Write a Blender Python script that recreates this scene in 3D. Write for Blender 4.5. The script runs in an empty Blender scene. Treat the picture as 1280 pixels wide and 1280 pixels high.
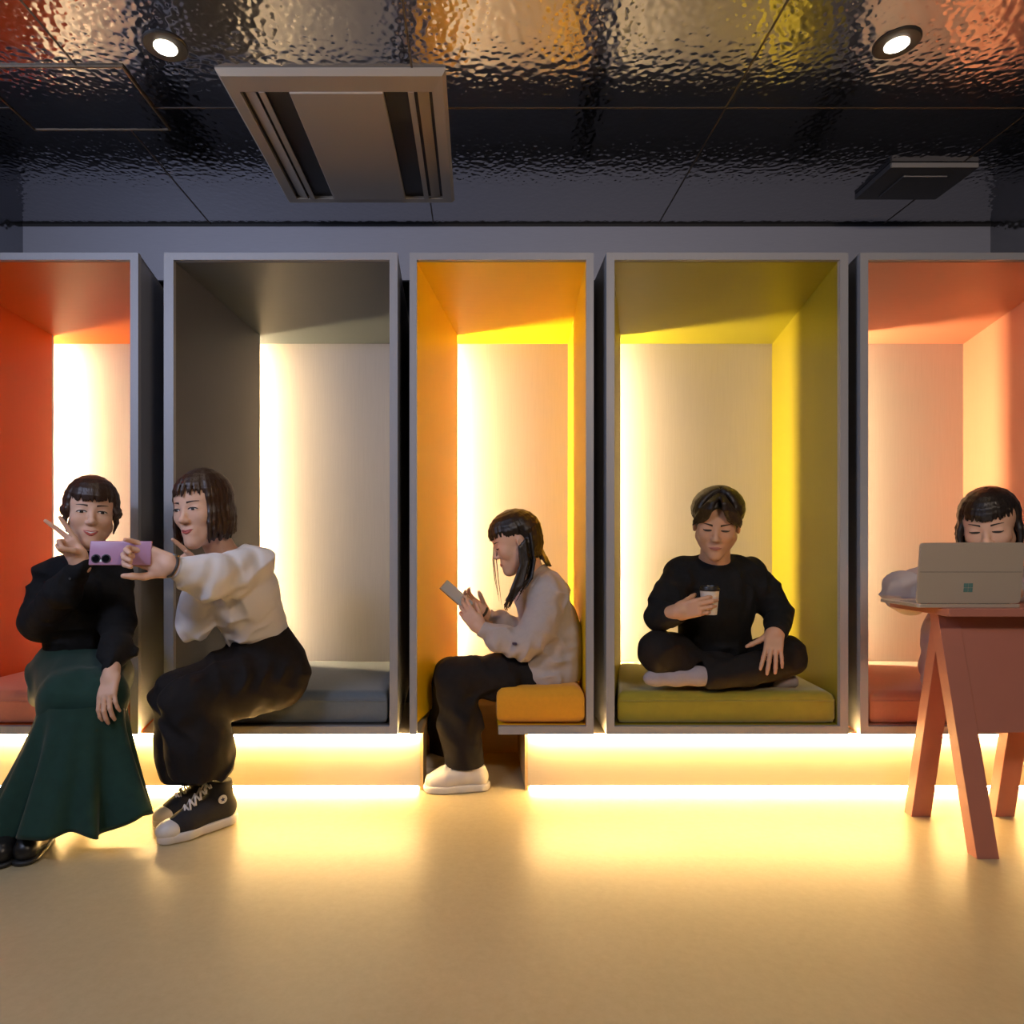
import bpy, math, random
import numpy as np
from mathutils import Vector, Matrix
random.seed(7)
SC = bpy.context.scene
COL = SC.collection
PI = math.pi
# ------------------------------------------------------------------ camera
F = 820.0            # focal length in pixels of the 1280 px frame
CX, CY = 596.0, 672.0
EYE = 1.03
DIST = F / 310.0     # camera to the plane of the booth fronts (Y = 0)
CEIL = 2.55


def scale_at(Y):
    return F / (DIST + Y)


def P(px, py, Y):
    """world point at depth Y that is seen at pixel (px, py)"""
    s = scale_at(Y)
    return np.array([(px - CX) / s, Y, EYE - (py - CY) / s])


cam = bpy.data.cameras.new('camera')
cam.sensor_width = 36.0
cam.lens = 36.0 * F / 1280.0
cam.shift_x = (640 - CX) / 1280.0
cam.shift_y = (CY - 640) / 1280.0
cam.clip_start = 0.05
cam_ob = bpy.data.objects.new('camera', cam)
COL.objects.link(cam_ob)
cam_ob.location = (0, -DIST, EYE)
cam_ob.rotation_euler = (PI / 2, 0, 0)
SC.camera = cam_ob
SC.view_settings.view_transform = 'Standard'
SC.view_settings.look = 'None'
SC.view_settings.gamma = 1.0
SC.view_settings.exposure = 0.0
SC.view_settings.use_curve_mapping = False
try:
    SC.cycles.use_denoising = True
    SC.cycles.denoiser = 'OPENIMAGEDENOISE'
    SC.cycles.max_bounces = 8
    SC.cycles.diffuse_bounces = 5
    SC.cycles.sample_clamp_indirect = 6.0
    SC.cycles.caustics_reflective = False
    SC.cycles.caustics_refractive = False
except Exception:
    pass

# ------------------------------------------------------------------ materials
MATS = {}


def mat(name, col, rough=0.5, metal=0.0, noise=0.0, nscale=20.0, stretch=(1, 1, 1), bump=0.0,
        bscale=60.0, bstretch=None, spec=0.5, emit=None, estr=0.0, sheen=0.0, kind='noise', coat=0.0, bdist=0.01):
    if name in MATS:
        return MATS[name]
    m = bpy.data.materials.new(name)
    m.use_nodes = True
    nt = m.node_tree
    N, L = nt.nodes, nt.links
    b = N['Principled BSDF']
    b.inputs['Base Color'].default_value = (*col, 1)
    b.inputs['Roughness'].default_value = rough
    b.inputs['Metallic'].default_value = metal
    b.inputs['Specular IOR Level'].default_value = spec
    b.inputs['Sheen Weight'].default_value = sheen
    b.inputs['Coat Weight'].default_value = coat
    tc = N.new('ShaderNodeTexCoord')

    def mapped(st):
        mp = N.new('ShaderNodeMapping')
        mp.inputs['Scale'].default_value = st
        L.new(tc.outputs['Object'], mp.inputs['Vector'])
        return mp.outputs['Vector']
    if noise > 0:
        nz = N.new('ShaderNodeTexNoise')
        nz.inputs['Scale'].default_value = nscale
        nz.inputs['Detail'].default_value = 5
        L.new(mapped(stretch), nz.inputs['Vector'])
        mx = N.new('ShaderNodeMix')
        mx.data_type = 'RGBA'
        mx.inputs[6].default_value = (*[max(0, c * (1 - noise)) for c in col], 1)
        mx.inputs[7].default_value = (*[min(1, c * (1 + noise)) for c in col], 1)
        L.new(nz.outputs['Fac'], mx.inputs[0])
        L.new(mx.outputs[2], b.inputs['Base Color'])
    if bump > 0:
        if kind == 'voronoi':
            bz = N.new('ShaderNodeTexVoronoi')
            bz.feature = 'SMOOTH_F1'
            bz.inputs['Smoothness'].default_value = 1.0
            out = bz.outputs['Distance']
        else:
            bz = N.new('ShaderNodeTexNoise')
            bz.inputs['Detail'].default_value = 3
            out = bz.outputs['Fac']
        bz.inputs['Scale'].default_value = bscale
        L.new(mapped(bstretch or stretch), bz.inputs['Vector'])
        bp = N.new('ShaderNodeBump')
        bp.inputs['Strength'].default_value = bump
        bp.inputs['Distance'].default_value = bdist
        L.new(out, bp.inputs['Height'])
        L.new(bp.outputs['Normal'], b.inputs['Normal'])
    if emit:
        b.inputs['Emission Color'].default_value = (*emit, 1)
        b.inputs['Emission Strength'].default_value = estr
    MATS[name] = m
    return m


def srgb(r, g, b):
    f = lambda c: (c / 255 / 12.92) if c / 255 <= 0.04045 else ((c / 255 + 0.055) / 1.055) ** 2.4
    return (f(r), f(g), f(b))


# ------------------------------------------------------------------ objects
BASE = {}


def obj(name, verts, faces, m, parent=None, base=None, smooth=False, mats=None, fmat=None):
    """one mesh object; verts are world coordinates"""
    verts = np.asarray(verts, dtype=np.float64).reshape(-1, 3)
    me = bpy.data.meshes.new(name)
    if parent is not None:
        org = BASE[parent.name]
    else:
        if base is None:
            lo, hi = verts.min(0), verts.max(0)
            base = np.array([(lo[0] + hi[0]) / 2, (lo[1] + hi[1]) / 2, lo[2]])
        org = np.asarray(base, float)
    if parent is not None:
        lo, hi = verts.min(0), verts.max(0)
        own = np.array([(lo[0] + hi[0]) / 2, (lo[1] + hi[1]) / 2, (lo[2] + hi[2]) / 2])
    else:
        own = org
    me.from_pydata((verts - own).tolist(), [], [tuple(int(i) for i in f) for f in faces])
    if mats:
        for q in mats:
            me.materials.append(q)
        if fmat is not None:
            me.polygons.foreach_set('material_index', np.asarray(fmat, dtype=np.int32))
    else:
        me.materials.append(m)
    if smooth:
        me.polygons.foreach_set('use_smooth', np.ones(len(me.polygons), dtype=bool))
    me.update()
    o = bpy.data.objects.new(name, me)
    COL.objects.link(o)
    if parent is not None:
        o.parent = parent
        o.location = Vector(own - org)
    else:
        o.location = Vector(own)
    BASE[o.name] = own
    return o


def empty(name, base):
    o = bpy.data.objects.new(name, None)
    o.empty_display_size = 0.1
    COL.objects.link(o)
    o.location = Vector(base)
    BASE[o.name] = np.asarray(base, float)
    return o


def tag(o, label=None, cat=None, group=None, kind=None):
    if label:
        o['label'] = label
    if cat:
        o['category'] = cat
    if group:
        o['group'] = group
    if kind:
        o['kind'] = kind
    return o


class MB:
    """collects shapes into one mesh"""

    def __init__(self):
        self.v, self.f, self.m = [], [], []
        self.cur = 0

    def add(self, vs, fs):
        n = len(self.v)
        self.v += [tuple(map(float, q)) for q in vs]
        self.f += [tuple(i + n for i in f) for f in fs]
        self.m += [self.cur] * len(fs)
        return self

    def hexa(self, c):
        """8 corners: bottom 4 (ccw from above) then top 4"""
        fs = [(0, 3, 2, 1), (4, 5, 6, 7), (0, 1, 5, 4), (1, 2, 6, 5), (2, 3, 7, 6), (3, 0, 4, 7)]
        return self.add(c, fs)

    def box(self, x0, x1, y0, y1, z0, z1):
        return self.hexa([(x0, y0, z0), (x1, y0, z0), (x1, y1, z0), (x0, y1, z0),
                          (x0, y0, z1), (x1, y0, z1), (x1, y1, z1), (x0, y1, z1)])

    def prism(self, poly, d):
        """polygon of 3D points extruded by vector d"""
        n = len(poly)
        p = [np.asarray(q, float) for q in poly]
        vs = p + [q + np.asarray(d, float) for q in p]
        fs = [tuple(range(n - 1, -1, -1)), tuple(range(n, 2 * n))]
        fs += [(i, (i + 1) % n, n + (i + 1) % n, n + i) for i in range(n)]
        return self.add(vs, fs)

    def tube(self, pts, r, n=8, closed=False):
        pts = [np.asarray(p, float) for p in pts]
        rs = r if hasattr(r, '__len__') else [r] * len(pts)
        vs, fs = [], []
        ref = None
        for i, p in enumerate(pts):
            a = pts[i - 1] if (i > 0 or closed) else p
            b = pts[(i + 1) % len(pts)] if (i < len(pts) - 1 or closed) else p
            t = b - a
            t = t / (np.linalg.norm(t) + 1e-9)
            if ref is None:
                ref = np.array([0, 0, 1.0]) if abs(t[2]) < 0.9 else np.array([1.0, 0, 0])
            u = np.cross(t, ref)
            u /= np.linalg.norm(u) + 1e-9
            w = np.cross(u, t)
            ref = w
            for k in range(n):
                an = 2 * PI * k / n
                vs.append(p + rs[i] * (math.cos(an) * u + math.sin(an) * w))
        m = len(pts)
        for i in range(m if closed else m - 1):
            j = (i + 1) % m
            for k in range(n):
                k2 = (k + 1) % n
                fs.append((i * n + k, i * n + k2, j * n + k2, j * n + k))
        if not closed:
            fs.append(tuple(range(n - 1, -1, -1)))
            fs.append(tuple(range((m - 1) * n, m * n)))
        return self.add(vs, fs)

    def lathe(self, prof, c, n=32, R=None):
        """prof: list of (r, z) going upward"""
        vs, fs = [], []
        R = np.eye(3) if R is None else R
        for (r, z) in prof:
            for k in range(n):
                an = 2 * PI * k / n
                vs.append(np.asarray(c) + R @ np.array([r * math.cos(an), r * math.sin(an), z]))
        for i in range(len(prof) - 1):
            for k in range(n):
                k2 = (k + 1) % n
                fs.append((i * n + k, i * n + k2, (i + 1) * n + k2, (i + 1) * n + k))
        fs.append(tuple(range(n - 1, -1, -1)))
        fs.append(tuple(range((len(prof) - 1) * n, len(prof) * n)))
        return self.add(vs, fs)

    def build(self, name, m, parent=None, bevel=0.0, seg=2, smooth=False, mats=None, base=None):
        o = obj(name, self.v, self.f, m, parent, base=base, smooth=smooth, mats=mats,
                fmat=self.m if mats else None)
        if bevel > 0:
            b = o.modifiers.new('bevel', 'BEVEL')
            b.width = bevel
            b.segments = seg
            b.limit_method = 'ANGLE'
            b.angle_limit = math.radians(35)
            if not smooth and seg > 2:
                o.data.polygons.foreach_set('use_smooth', np.ones(len(o.data.polygons), dtype=bool))
                b.harden_normals = False
        return o


def rot_from(fwd, up=(0, 0, 1), roll=0.0):
    """matrix whose columns are local x (left of the figure), y (backward), z (up); forward is -y"""
    f = np.asarray(fwd, float)
    f = f / np.linalg.norm(f)
    y = -f
    u = np.asarray(up, float)
    x = np.cross(y, u)
    x /= np.linalg.norm(x)
    z = np.cross(x, y)
    R = np.stack([x, y, z], 1)
    if roll:
        c, s = math.cos(roll), math.sin(roll)
        R = R @ np.array([[c, 0, s], [0, 1, 0], [-s, 0, c]])
    return R
# ================================================================== room
M_frame = mat('grey_laminate', (0.30, 0.30, 0.32), 0.45, noise=0.06, nscale=8, stretch=(40, 40, 2))
M_fascia = mat('fascia_laminate', (0.30, 0.31, 0.37), 0.38, noise=0.08, nscale=6, stretch=(3, 30, 60))
M_dark = mat('black_void_paint', (0.012, 0.012, 0.013), 0.7)
M_wall = mat('room_wall', (0.10, 0.10, 0.11), 0.6, noise=0.1, nscale=3)
M_ceil = mat('hammered_black_ceiling', (0.36, 0.36, 0.38), 0.13, metal=1.0, kind='voronoi', bump=0.36, bscale=52, bdist=0.0045)
M_soffit = mat('hammered_side_panel', (0.34, 0.35, 0.38), 0.14, metal=1.0, kind='voronoi', bump=0.5, bscale=30, bdist=0.006)
M_seam = mat('ceiling_seam', (0.05, 0.035, 0.022), 0.5)
M_plinth = mat('plinth_board', (0.62, 0.53, 0.40), 0.5, noise=0.05, nscale=6, stretch=(2, 2, 30))
LEDC = (1.0, 0.73, 0.39)
M_led = mat('warm_led_strip', (1, 0.9, 0.7), 0.5, emit=LEDC, estr=300.0)
M_ledbase = mat('warm_led_plinth', (1, 0.9, 0.7), 0.5, emit=(1.0, 0.64, 0.235), estr=195.0)


def floor_material():
    m = bpy.data.materials.new('beige_mottled_floor')
    m.use_nodes = True
    nt = m.node_tree
    N, L = nt.nodes, nt.links
    b = N['Principled BSDF']
    tc = N.new('ShaderNodeTexCoord')
    def nz(scale, detail, rough=0.6):
        n = N.new('ShaderNodeTexNoise')
        n.inputs['Scale'].default_value = scale
        n.inputs['Detail'].default_value = detail
        n.inputs['Roughness'].default_value = rough
        L.new(tc.outputs['Object'], n.inputs['Vector'])
        return n
    a, c = nz(2.2, 6), nz(38, 4, 0.7)
    mx = N.new('ShaderNodeMix'); mx.data_type = 'RGBA'
    mx.inputs[6].default_value = (0.37, 0.285, 0.15, 1)
    mx.inputs[7].default_value = (0.60, 0.495, 0.305, 1)
    ad = N.new('ShaderNodeMath'); ad.operation = 'ADD'
    ml = N.new('ShaderNodeMath'); ml.operation = 'MULTIPLY'; ml.inputs[1].default_value = 0.5
    L.new(a.outputs['Fac'], ad.inputs[0]); L.new(c.outputs['Fac'], ad.inputs[1])
    L.new(ad.outputs[0], ml.inputs[0]); L.new(ml.outputs[0], mx.inputs[0])
    L.new(mx.outputs[2], b.inputs['Base Color'])
    rg = N.new('ShaderNodeMapRange')
    rg.inputs['To Min'].default_value = 0.30; rg.inputs['To Max'].default_value = 0.44
    L.new(a.outputs['Fac'], rg.inputs['Value']); L.new(rg.outputs['Result'], b.inputs['Roughness'])
    bp = N.new('ShaderNodeBump'); bp.inputs['Strength'].default_value = 0.08; bp.inputs['Distance'].default_value = 0.003
    L.new(c.outputs['Fac'], bp.inputs['Height']); L.new(bp.outputs['Normal'], b.inputs['Normal'])
    b.inputs['Specular IOR Level'].default_value = 0.5
    return m


XL, XR, YB = -2.20, 2.49, -5.6
WALLX = 0.08
tag(MB().box(-2.9, 3.1, YB, 1.1, -0.05, 0.0).build('floor', floor_material()), kind='structure')
tag(MB().box(-2.9, 3.1, YB, 1.1, CEIL, CEIL + 0.05).build('ceiling', M_ceil), kind='structure')
FY = 0.535
tag(MB().box(-2.9, 3.1, FY, FY + 0.02, 2.278, CEIL - 0.006).build('wall_fascia', M_fascia), kind='structure')
tag(MB().box(-2.9, 3.1, FY - 0.004, FY + 0.0, CEIL - 0.012, CEIL).build('trim_1', M_dark), kind='structure')
tag(MB().box(-2.9, 3.1, 1.0, 1.05, 0.0, CEIL).build('wall_back', M_dark), kind='structure')
# side walls stop at the booth fronts; above the booths they go on as hammered panels
w = MB().box(XL - WALLX, XL, YB, -2.6, 0, CEIL).box(XL - WALLX, XL, -0.9, -0.02, 0, CEIL)
w.box(XL - WALLX, XL, -2.6, -0.9, 0, 1.55).box(XL - WALLX, XL, -2.6, -0.9, 2.38, CEIL)
tag(w.build('wall_left', M_wall), kind='structure')
tag(MB().box(XR, XR + WALLX, YB, -0.02, 0, CEIL).build('wall_right', M_wall), kind='structure')
tag(MB().box(XL - WALLX, XL, -0.02, FY, 2.2, CEIL).build('wall_left_upper', M_soffit), kind='structure')
tag(MB().box(XR, XR + WALLX, -0.02, FY, 2.2, CEIL).build('wall_right_upper', M_soffit), kind='structure')
tag(MB().box(-2.9, XL - WALLX, -0.02, 0.0, 0, CEIL).build('wall_left_return', M_dark), kind='structure')
tag(MB().box(XR + WALLX, 3.1, -0.02, 0.0, 0, CEIL).build('wall_right_return', M_dark), kind='structure')
tag(MB().box(-2.9, 3.1, YB - 0.05, YB, 0, CEIL).build('wall_front', M_wall), kind='structure')
# added unseen window in the left wall, put in for cool side light
wf = MB()
for z in (1.55, 2.34):
    wf.box(XL - 0.06, XL - 0.02, -2.6, -0.9, z, z + 0.04)
for y in (-2.6, -1.77, -0.94):
    wf.box(XL - 0.06, XL - 0.02, y, y + 0.04, 1.55, 2.38)
tag(wf.build('added_window_1', mat('added_window_black', (0.02, 0.02, 0.02), 0.4)), kind='structure')

# ceiling seams
k = 1
seams = [(x - 0.003, x + 0.003, -2.6, FY) for x in (-1.29, -0.21, 0.88, 1.97)]
seams += [(XL, XR, y - 0.003, y + 0.003) for y in (-0.324, -1.42)]
for (x0, x1, y0, y1) in seams:
    k += 1
    tag(MB().box(x0, x1, y0, y1, CEIL - 0.0015, CEIL + 0.001).build('trim_%d' % k, M_seam), kind='structure')

# access hatch
h0, h1, hy0, hy1 = -1.64, -1.145, -0.53, -0.21
t = empty('access_hatch', (-1.39, -0.37, CEIL))
tag(t, 'square black access hatch with thin bronze rim in the ceiling above the orange booth', 'hatch')
MB().box(h0, h1, hy0, hy1, CEIL - 0.004, CEIL).build('hatch_panel', M_ceil, t)
f = MB()
for (a, b, c, d) in ((h0 - .006, h1 + .006, hy0 - .006, hy0), (h0 - .006, h1 + .006, hy1, hy1 + .006), (h0 - .006, h0, hy0, hy1), (h1, h1 + .006, hy0, hy1)):
    f.box(a, b, c, d, CEIL - 0.007, CEIL)
f.build('hatch_rim', mat('bronze_rim', (0.12, 0.085, 0.05), 0.4, metal=0.6), t)

# ceiling cassette
M_ac = mat('taupe_cassette_plastic', (0.34, 0.29, 0.23), 0.42, noise=0.02, nscale=12)
M_slot = mat('cassette_slot_black', (0.015, 0.014, 0.013), 0.5)
d1 = F * (CEIL - 0.02 - EYE) / 580.0
d2 = F * (CEIL - 0.02 - EYE) / 417.0
ay0, ay1 = d1 - DIST, d2 - DIST
ax0, ax1 = (268 - CX) * d1 / F, (557 - CX) * d1 / F
ac = empty('ceiling_air_conditioner', ((ax0 + ax1) / 2, (ay0 + ay1) / 2, CEIL))
tag(ac, 'large taupe ceiling cassette air conditioner with two long dark air slots', 'air conditioner')
zb, zt = CEIL - 0.02, CEIL
rim = 0.05
# rim ring with a bevelled outer edge
o4 = [(ax0, ay0), (ax1, ay0), (ax1, ay1), (ax0, ay1)]
i4 = [(ax0 + rim, ay0 + 0.09), (ax1 - rim, ay0 + 0.09), (ax1 - rim, ay1 - 0.04), (ax0 + rim, ay1 - 0.04)]
vs = [(x, y, zt) for x, y in o4] + [(x, y, zt - 0.005) for x, y in o4] + [(x + (0.012 if x < -0.5 else -0.012), y + (0.012 if y < 0 else -0.012), zb) for x, y in o4] + [(x, y, zb + 0.002) for x, y in i4] + [(x, y, zt) for x, y in i4]
fs = []
for r in range(4):
    for i in range(4):
        j = (i + 1) % 4
        fs.append((r * 4 + i, (r + 1) * 4 + i, (r + 1) * 4 + j, r * 4 + j))
obj('panel_rim', vs, fs, M_ac, ac)
sw = 0.165
gx0, gx1 = ax0 + rim, ax1 - rim
gy0, gy1 = ay0 + 0.09, ay1 - 0.04
MB().box(gx0 + sw, gx1 - sw, gy0, gy1, zb - 0.003, zt - 0.004).build('intake_panel', M_ac, ac, bevel=0.004)
for sgn, xa, xb in ((1, gx0, gx0 + sw), (-1, gx1, gx1 - sw)):
    lo, hi = min(xa, xb), max(xa, xb)
    MB().box(lo, hi, gy0, gy1, zt - 0.004, zt - 0.002).build('air_slot', M_slot, ac)
    # outer vane and inner lip
    v = MB()
    xs = [xa + sgn * 0.012, xa + sgn * 0.05]
    v.prism([(xs[0], gy0, zt - 0.008), (xs[1], gy0, zb + 0.004), (xs[1], gy0, zb + 0.010), (xs[0], gy0, zt - 0.004)], (0, gy1 - gy0, 0))
    v.build('vane', M_ac, ac)
    v = MB()
    xs = [xa + sgn * 0.062, xa + sgn * 0.082]
    v.box(min(xs), max(xs), gy0, gy1, zb, zb + 0.006)
    v.build('vane', M_ac, ac)

# small vent at the right
t = empty('ceiling_vent', (1.86, 0.14, CEIL))
tag(t, 'small dark square ceiling vent above the pink booth', 'vent')
vx0, vx1, vy0, vy1 = 1.675, 2.035, 0.012, 0.265
M_vent = mat('vent_dark_metal', (0.05, 0.05, 0.055), 0.4)
M_vent_lit = mat('vent_edge_lit', (0.22, 0.21, 0.21), 0.4)  # light on the vent's edges, put into a paler grey
MB().box(vx0, vx1, vy0, vy1, CEIL - 0.022, CEIL).build('vent_frame', M_vent, t, bevel=0.003)
MB().box(vx0 + .005, vx1 - .005, vy0 - 0.003, vy0, CEIL - 0.022, CEIL - 0.003).build('front_edge', M_vent_lit, t)
MB().box(vx0 + .09, vx1 - .09, vy0 + .06, vy1 - .03, CEIL - 0.028, CEIL - 0.02).build('damper_plate', M_vent, t)
MB().box(vx0 + .09, vx1 - .09, vy0 + .055, vy0 + .06, CEIL - 0.028, CEIL - 0.024).build('damper_edge', M_vent_lit, t)

# downlights: the two in view and three more behind the photographer
M_lamp = mat('downlight_lens', (1, 0.95, 0.85), 0.4, emit=(1.0, 0.86, 0.66), estr=14.0)
M_trim = mat('downlight_trim', (0.03, 0.028, 0.026), 0.4, metal=0.3)
spots = [(-0.962, -0.618, 'round recessed ceiling downlight above the blue booth'),
         (1.29, -0.63, 'round recessed ceiling downlight near the pink booth')]
for x, y, lab in spots:
    t = empty('ceiling_downlight', (x, y, CEIL))
    tag(t, lab, 'downlight', 'recessed downlights in the ceiling')
    MB().lathe([(0.062, -0.006), (0.066, -0.003), (0.066, 0.0)], (x, y, CEIL), 32).build('trim_ring', M_trim, t)
    MB().lathe([(0.030, -0.010), (0.034, -0.008), (0.034, -0.005)], (x, y, CEIL), 32).build('lens', M_lamp, t)


def area(name, loc, rot, sx, sy, power, col, spread=PI):
    l = bpy.data.lights.new(name, 'AREA')
    l.shape = 'RECTANGLE'
    l.size, l.size_y = sx, sy
    l.energy = power
    l.color = col
    l.spread = spread
    o = bpy.data.objects.new(name, l)
    COL.objects.link(o)
    o.location = loc
    o.rotation_euler = rot
    return o


area('window_fill_light', (XL + 0.01, -1.75, 1.95), (0, -PI / 2, 0), 0.75, 1.65, 22, (0.58, 0.68, 1.0))  # cool fill light added at the unseen window


def aim(o, target):
    d = Vector(target) - o.location
    o.rotation_euler = d.to_track_quat('-Z', 'Y').to_euler()


# added fill lights, unseen, behind the photographer: cool white at the left, warm at the right
aim(area('fill_light', (-1.75, -2.5, 2.40), (0, 0, 0), 0.5, 0.25, 25, (0.66, 0.74, 1.0)), (-1.3, 0.4, 1.75))
aim(area('fill_light', (1.0, -3.0, 2.40), (0, 0, 0), 0.6, 0.25, 33, (1.0, 0.80, 0.62)), (0.9, 0.2, 1.0))
for x, y, _ in spots:
    l = bpy.data.lights.new('downlight_beam', 'SPOT')
    l.energy = 10
    l.spot_size = math.radians(70)
    l.spot_blend = 0.8
    l.shadow_soft_size = 0.03
    l.color = (1.0, 0.84, 0.62)
    o = bpy.data.objects.new('downlight_beam', l)
    COL.objects.link(o)
    o.location = (x, y, CEIL - 0.03)

wd = bpy.data.worlds.new('world')
SC.world = wd
wd.use_nodes = True
wd.node_tree.nodes['Background'].inputs[0].default_value = (0.5, 0.6, 1.0, 1)
wd.node_tree.nodes['Background'].inputs[1].default_value = 0.15

# ================================================================== booths
Yb, Yl = 0.86, 0.75
TOPO, TOPI = P(0, 316, 0)[2], P(0, 325, 0)[2]
BOTI, BOTO = P(0, 908, 0)[2], P(0, 918, 0)[2]
ZCB = P(0, 430, Yb)[2]              # ceiling of the booth at its back
M_panel = mat('back_panel_oak_white', (0.50, 0.455, 0.42), 0.5, noise=0.10, nscale=5, stretch=(60, 60, 1.2))


def lerp(a, b, t):
    return a + (b - a) * t


def booth(name, label, pxo, pxi, pxb, col, colc, slot, outer_back, seat=True, ledw=1.0, rough=0.42):
    """pxo/pxi: outer and inner front edges; pxb: back corners (px at Yl for the left, at Yb for the right)"""
    xo = [(p - CX) / 310.0 for p in pxo]
    xi = [(p - CX) / 310.0 for p in pxi]
    xl = (pxb[0] - CX) / scale_at(Yl)
    xr = (pxb[1] - CX) / scale_at(Yb)
    b = empty(name, ((xo[0] + xo[1]) / 2, 0.45, BOTO))
    tag(b, label, 'booth', 'seating booths along the wall')
    mw = mat(name + '_lining', col, rough, noise=0.05, nscale=5, stretch=(30, 30, 1.5))
    mc = mat(name + '_ceiling', colc, rough - 0.06, noise=0.05, nscale=5, stretch=(1.5, 30, 30))
    obl, obr = outer_back
    YE = 0.93
    # outer shell
    s = MB()
    def outer(t):    # t = Y
        return lerp(xo[0], obl, t / YE), lerp(xo[1], obr, t / YE)
    wd_ = 0.012
    (fl, fr), (bl, br) = outer(0.0), outer(YE)
    s.hexa([(fl, 0, BOTO), (fl + wd_, 0, BOTO), (bl + wd_, YE, BOTO), (bl, YE, BOTO), (fl, 0, TOPO), (fl + wd_, 0, TOPO), (bl + wd_, YE, TOPO), (bl, YE, TOPO)])
    s.hexa([(fr - wd_, 0, BOTO), (fr, 0, BOTO), (br, YE, BOTO), (br - wd_, YE, BOTO), (fr - wd_, 0, TOPO), (fr, 0, TOPO), (br, YE, TOPO), (br - wd_, YE, TOPO)])
    s.hexa([(fl, 0, TOPO - wd_), (fr, 0, TOPO - wd_), (br, YE, TOPO - wd_), (bl, YE, TOPO - wd_), (fl, 0, TOPO), (fr, 0, TOPO), (br, YE, TOPO), (bl, YE, TOPO)])
    s.hexa([(bl, YE - .01, BOTO), (br, YE - .01, BOTO), (br, YE, BOTO), (bl, YE, BOTO), (bl, YE - .01, TOPO), (br, YE - .01, TOPO), (br, YE, TOPO), (bl, YE, TOPO)])
    s.build('outer_shell', M_frame, b)
    # front frame ring
    f = MB()
    fd = 0.02
    f.box(xo[0], xi[0], -0.002, fd, BOTO, TOPO).box(xi[1], xo[1], -0.002, fd, BOTO, TOPO)
    f.box(xi[0], xi[1], -0.002, fd, TOPI, TOPO)
    if seat:
        f.box(xi[0], xi[1], -0.002, fd, BOTO, BOTI)
        MB().hexa([(xo[0], fd, BOTO), (xo[1], fd, BOTO), (obr, YE, BOTO), (obl, YE, BOTO), (xi[0] - .01, fd, BOTI), (xi[1] + .01, fd, BOTI), (obr - .02, YE, BOTI), (obl + .02, YE, BOTI)]).build('base', mw, b)
    else:
        xs = (623 - CX) / 310.0
        f.box(xs, xi[1], -0.002, fd, BOTO, BOTI)
        MB().hexa([(xs, fd, BOTO), (xo[1], fd, BOTO), (obr, YE, BOTO), (xs, YE, BOTO), (xs, fd, BOTI), (xi[1] + .01, fd, BOTI), (obr - .02, YE, BOTI), (xs, YE, BOTI)]).build('base', mw, b)
    f.build('front_frame', M_frame, b)
    th = 0.012
    zf = lambda Y: lerp(TOPI, ZCB, Y / Yb)
    # left lining stops short of the back panel and leaves the light slot
    zb_ = BOTI if seat else P(0, 905, 0)[2]
    MB().hexa([(xi[0] - th, fd, zb_), (xi[0], fd, zb_), (xl, Yl, zb_), (xl - th, Yl, zb_), (xi[0] - th, fd, zf(fd)), (xi[0], fd, zf(fd)), (xl, Yl, zf(Yl)), (xl - th, Yl, zf(Yl))]).build('left_lining', mw, b)
    MB().hexa([(xi[1], fd, BOTI), (xi[1] + th, fd, BOTI), (xr + th, Yb, BOTI), (xr, Yb, BOTI), (xi[1], fd, zf(fd)), (xi[1] + th, fd, zf(fd)), (xr + th, Yb, zf(Yb)), (xr, Yb, zf(Yb))]).build('right_lining', mw, b)
    xsl = xl - slot
    # ceiling over the seat and over the slot
    c = MB()
    c.hexa([(xi[0] - th, fd, zf(fd)), (xi[1] + th, fd, zf(fd)), (xr + th, Yb + .012, zf(Yb)), (xsl, Yb + .012, zf(Yb)),
            (xi[0] - th, fd, zf(fd) + th), (xi[1] + th, fd, zf(fd) + th), (xr + th, Yb + .012, zf(Yb) + th), (xsl, Yb + .012, zf(Yb) + th)])
    c.build('ceiling_lining', mc, b)
    # back panel
    MB().box(xsl, xr + th, Yb, Yb + 0.012, 0.2 if not seat else BOTI, zf(Yb) + th).build('back_panel', M_panel, b)
    # slot: light strip standing in its left end, and the slot's closing board
    MB().box(xsl - 0.008, xsl, Yl - 0.02, Yb + 0.012, BOTI, zf(Yl)).build('slot_board', M_frame, b)
    MB().box(xsl, xl, Yl - 0.012, Yl - 0.004, BOTI, zf(Yl)).build('slot_cover', M_frame, b)
    yl_ = Yl + 0.006 + 0.29 * (slot - 0.012)
    MB().box(xsl + 0.004, xsl + 0.012, yl_ - 0.012 * ledw, yl_ + 0.012 * ledw, BOTI + 0.02, zf(Yl) - 0.02).build('led_strip', M_led, b)
    return b, (xi, xl, xr)


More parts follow.
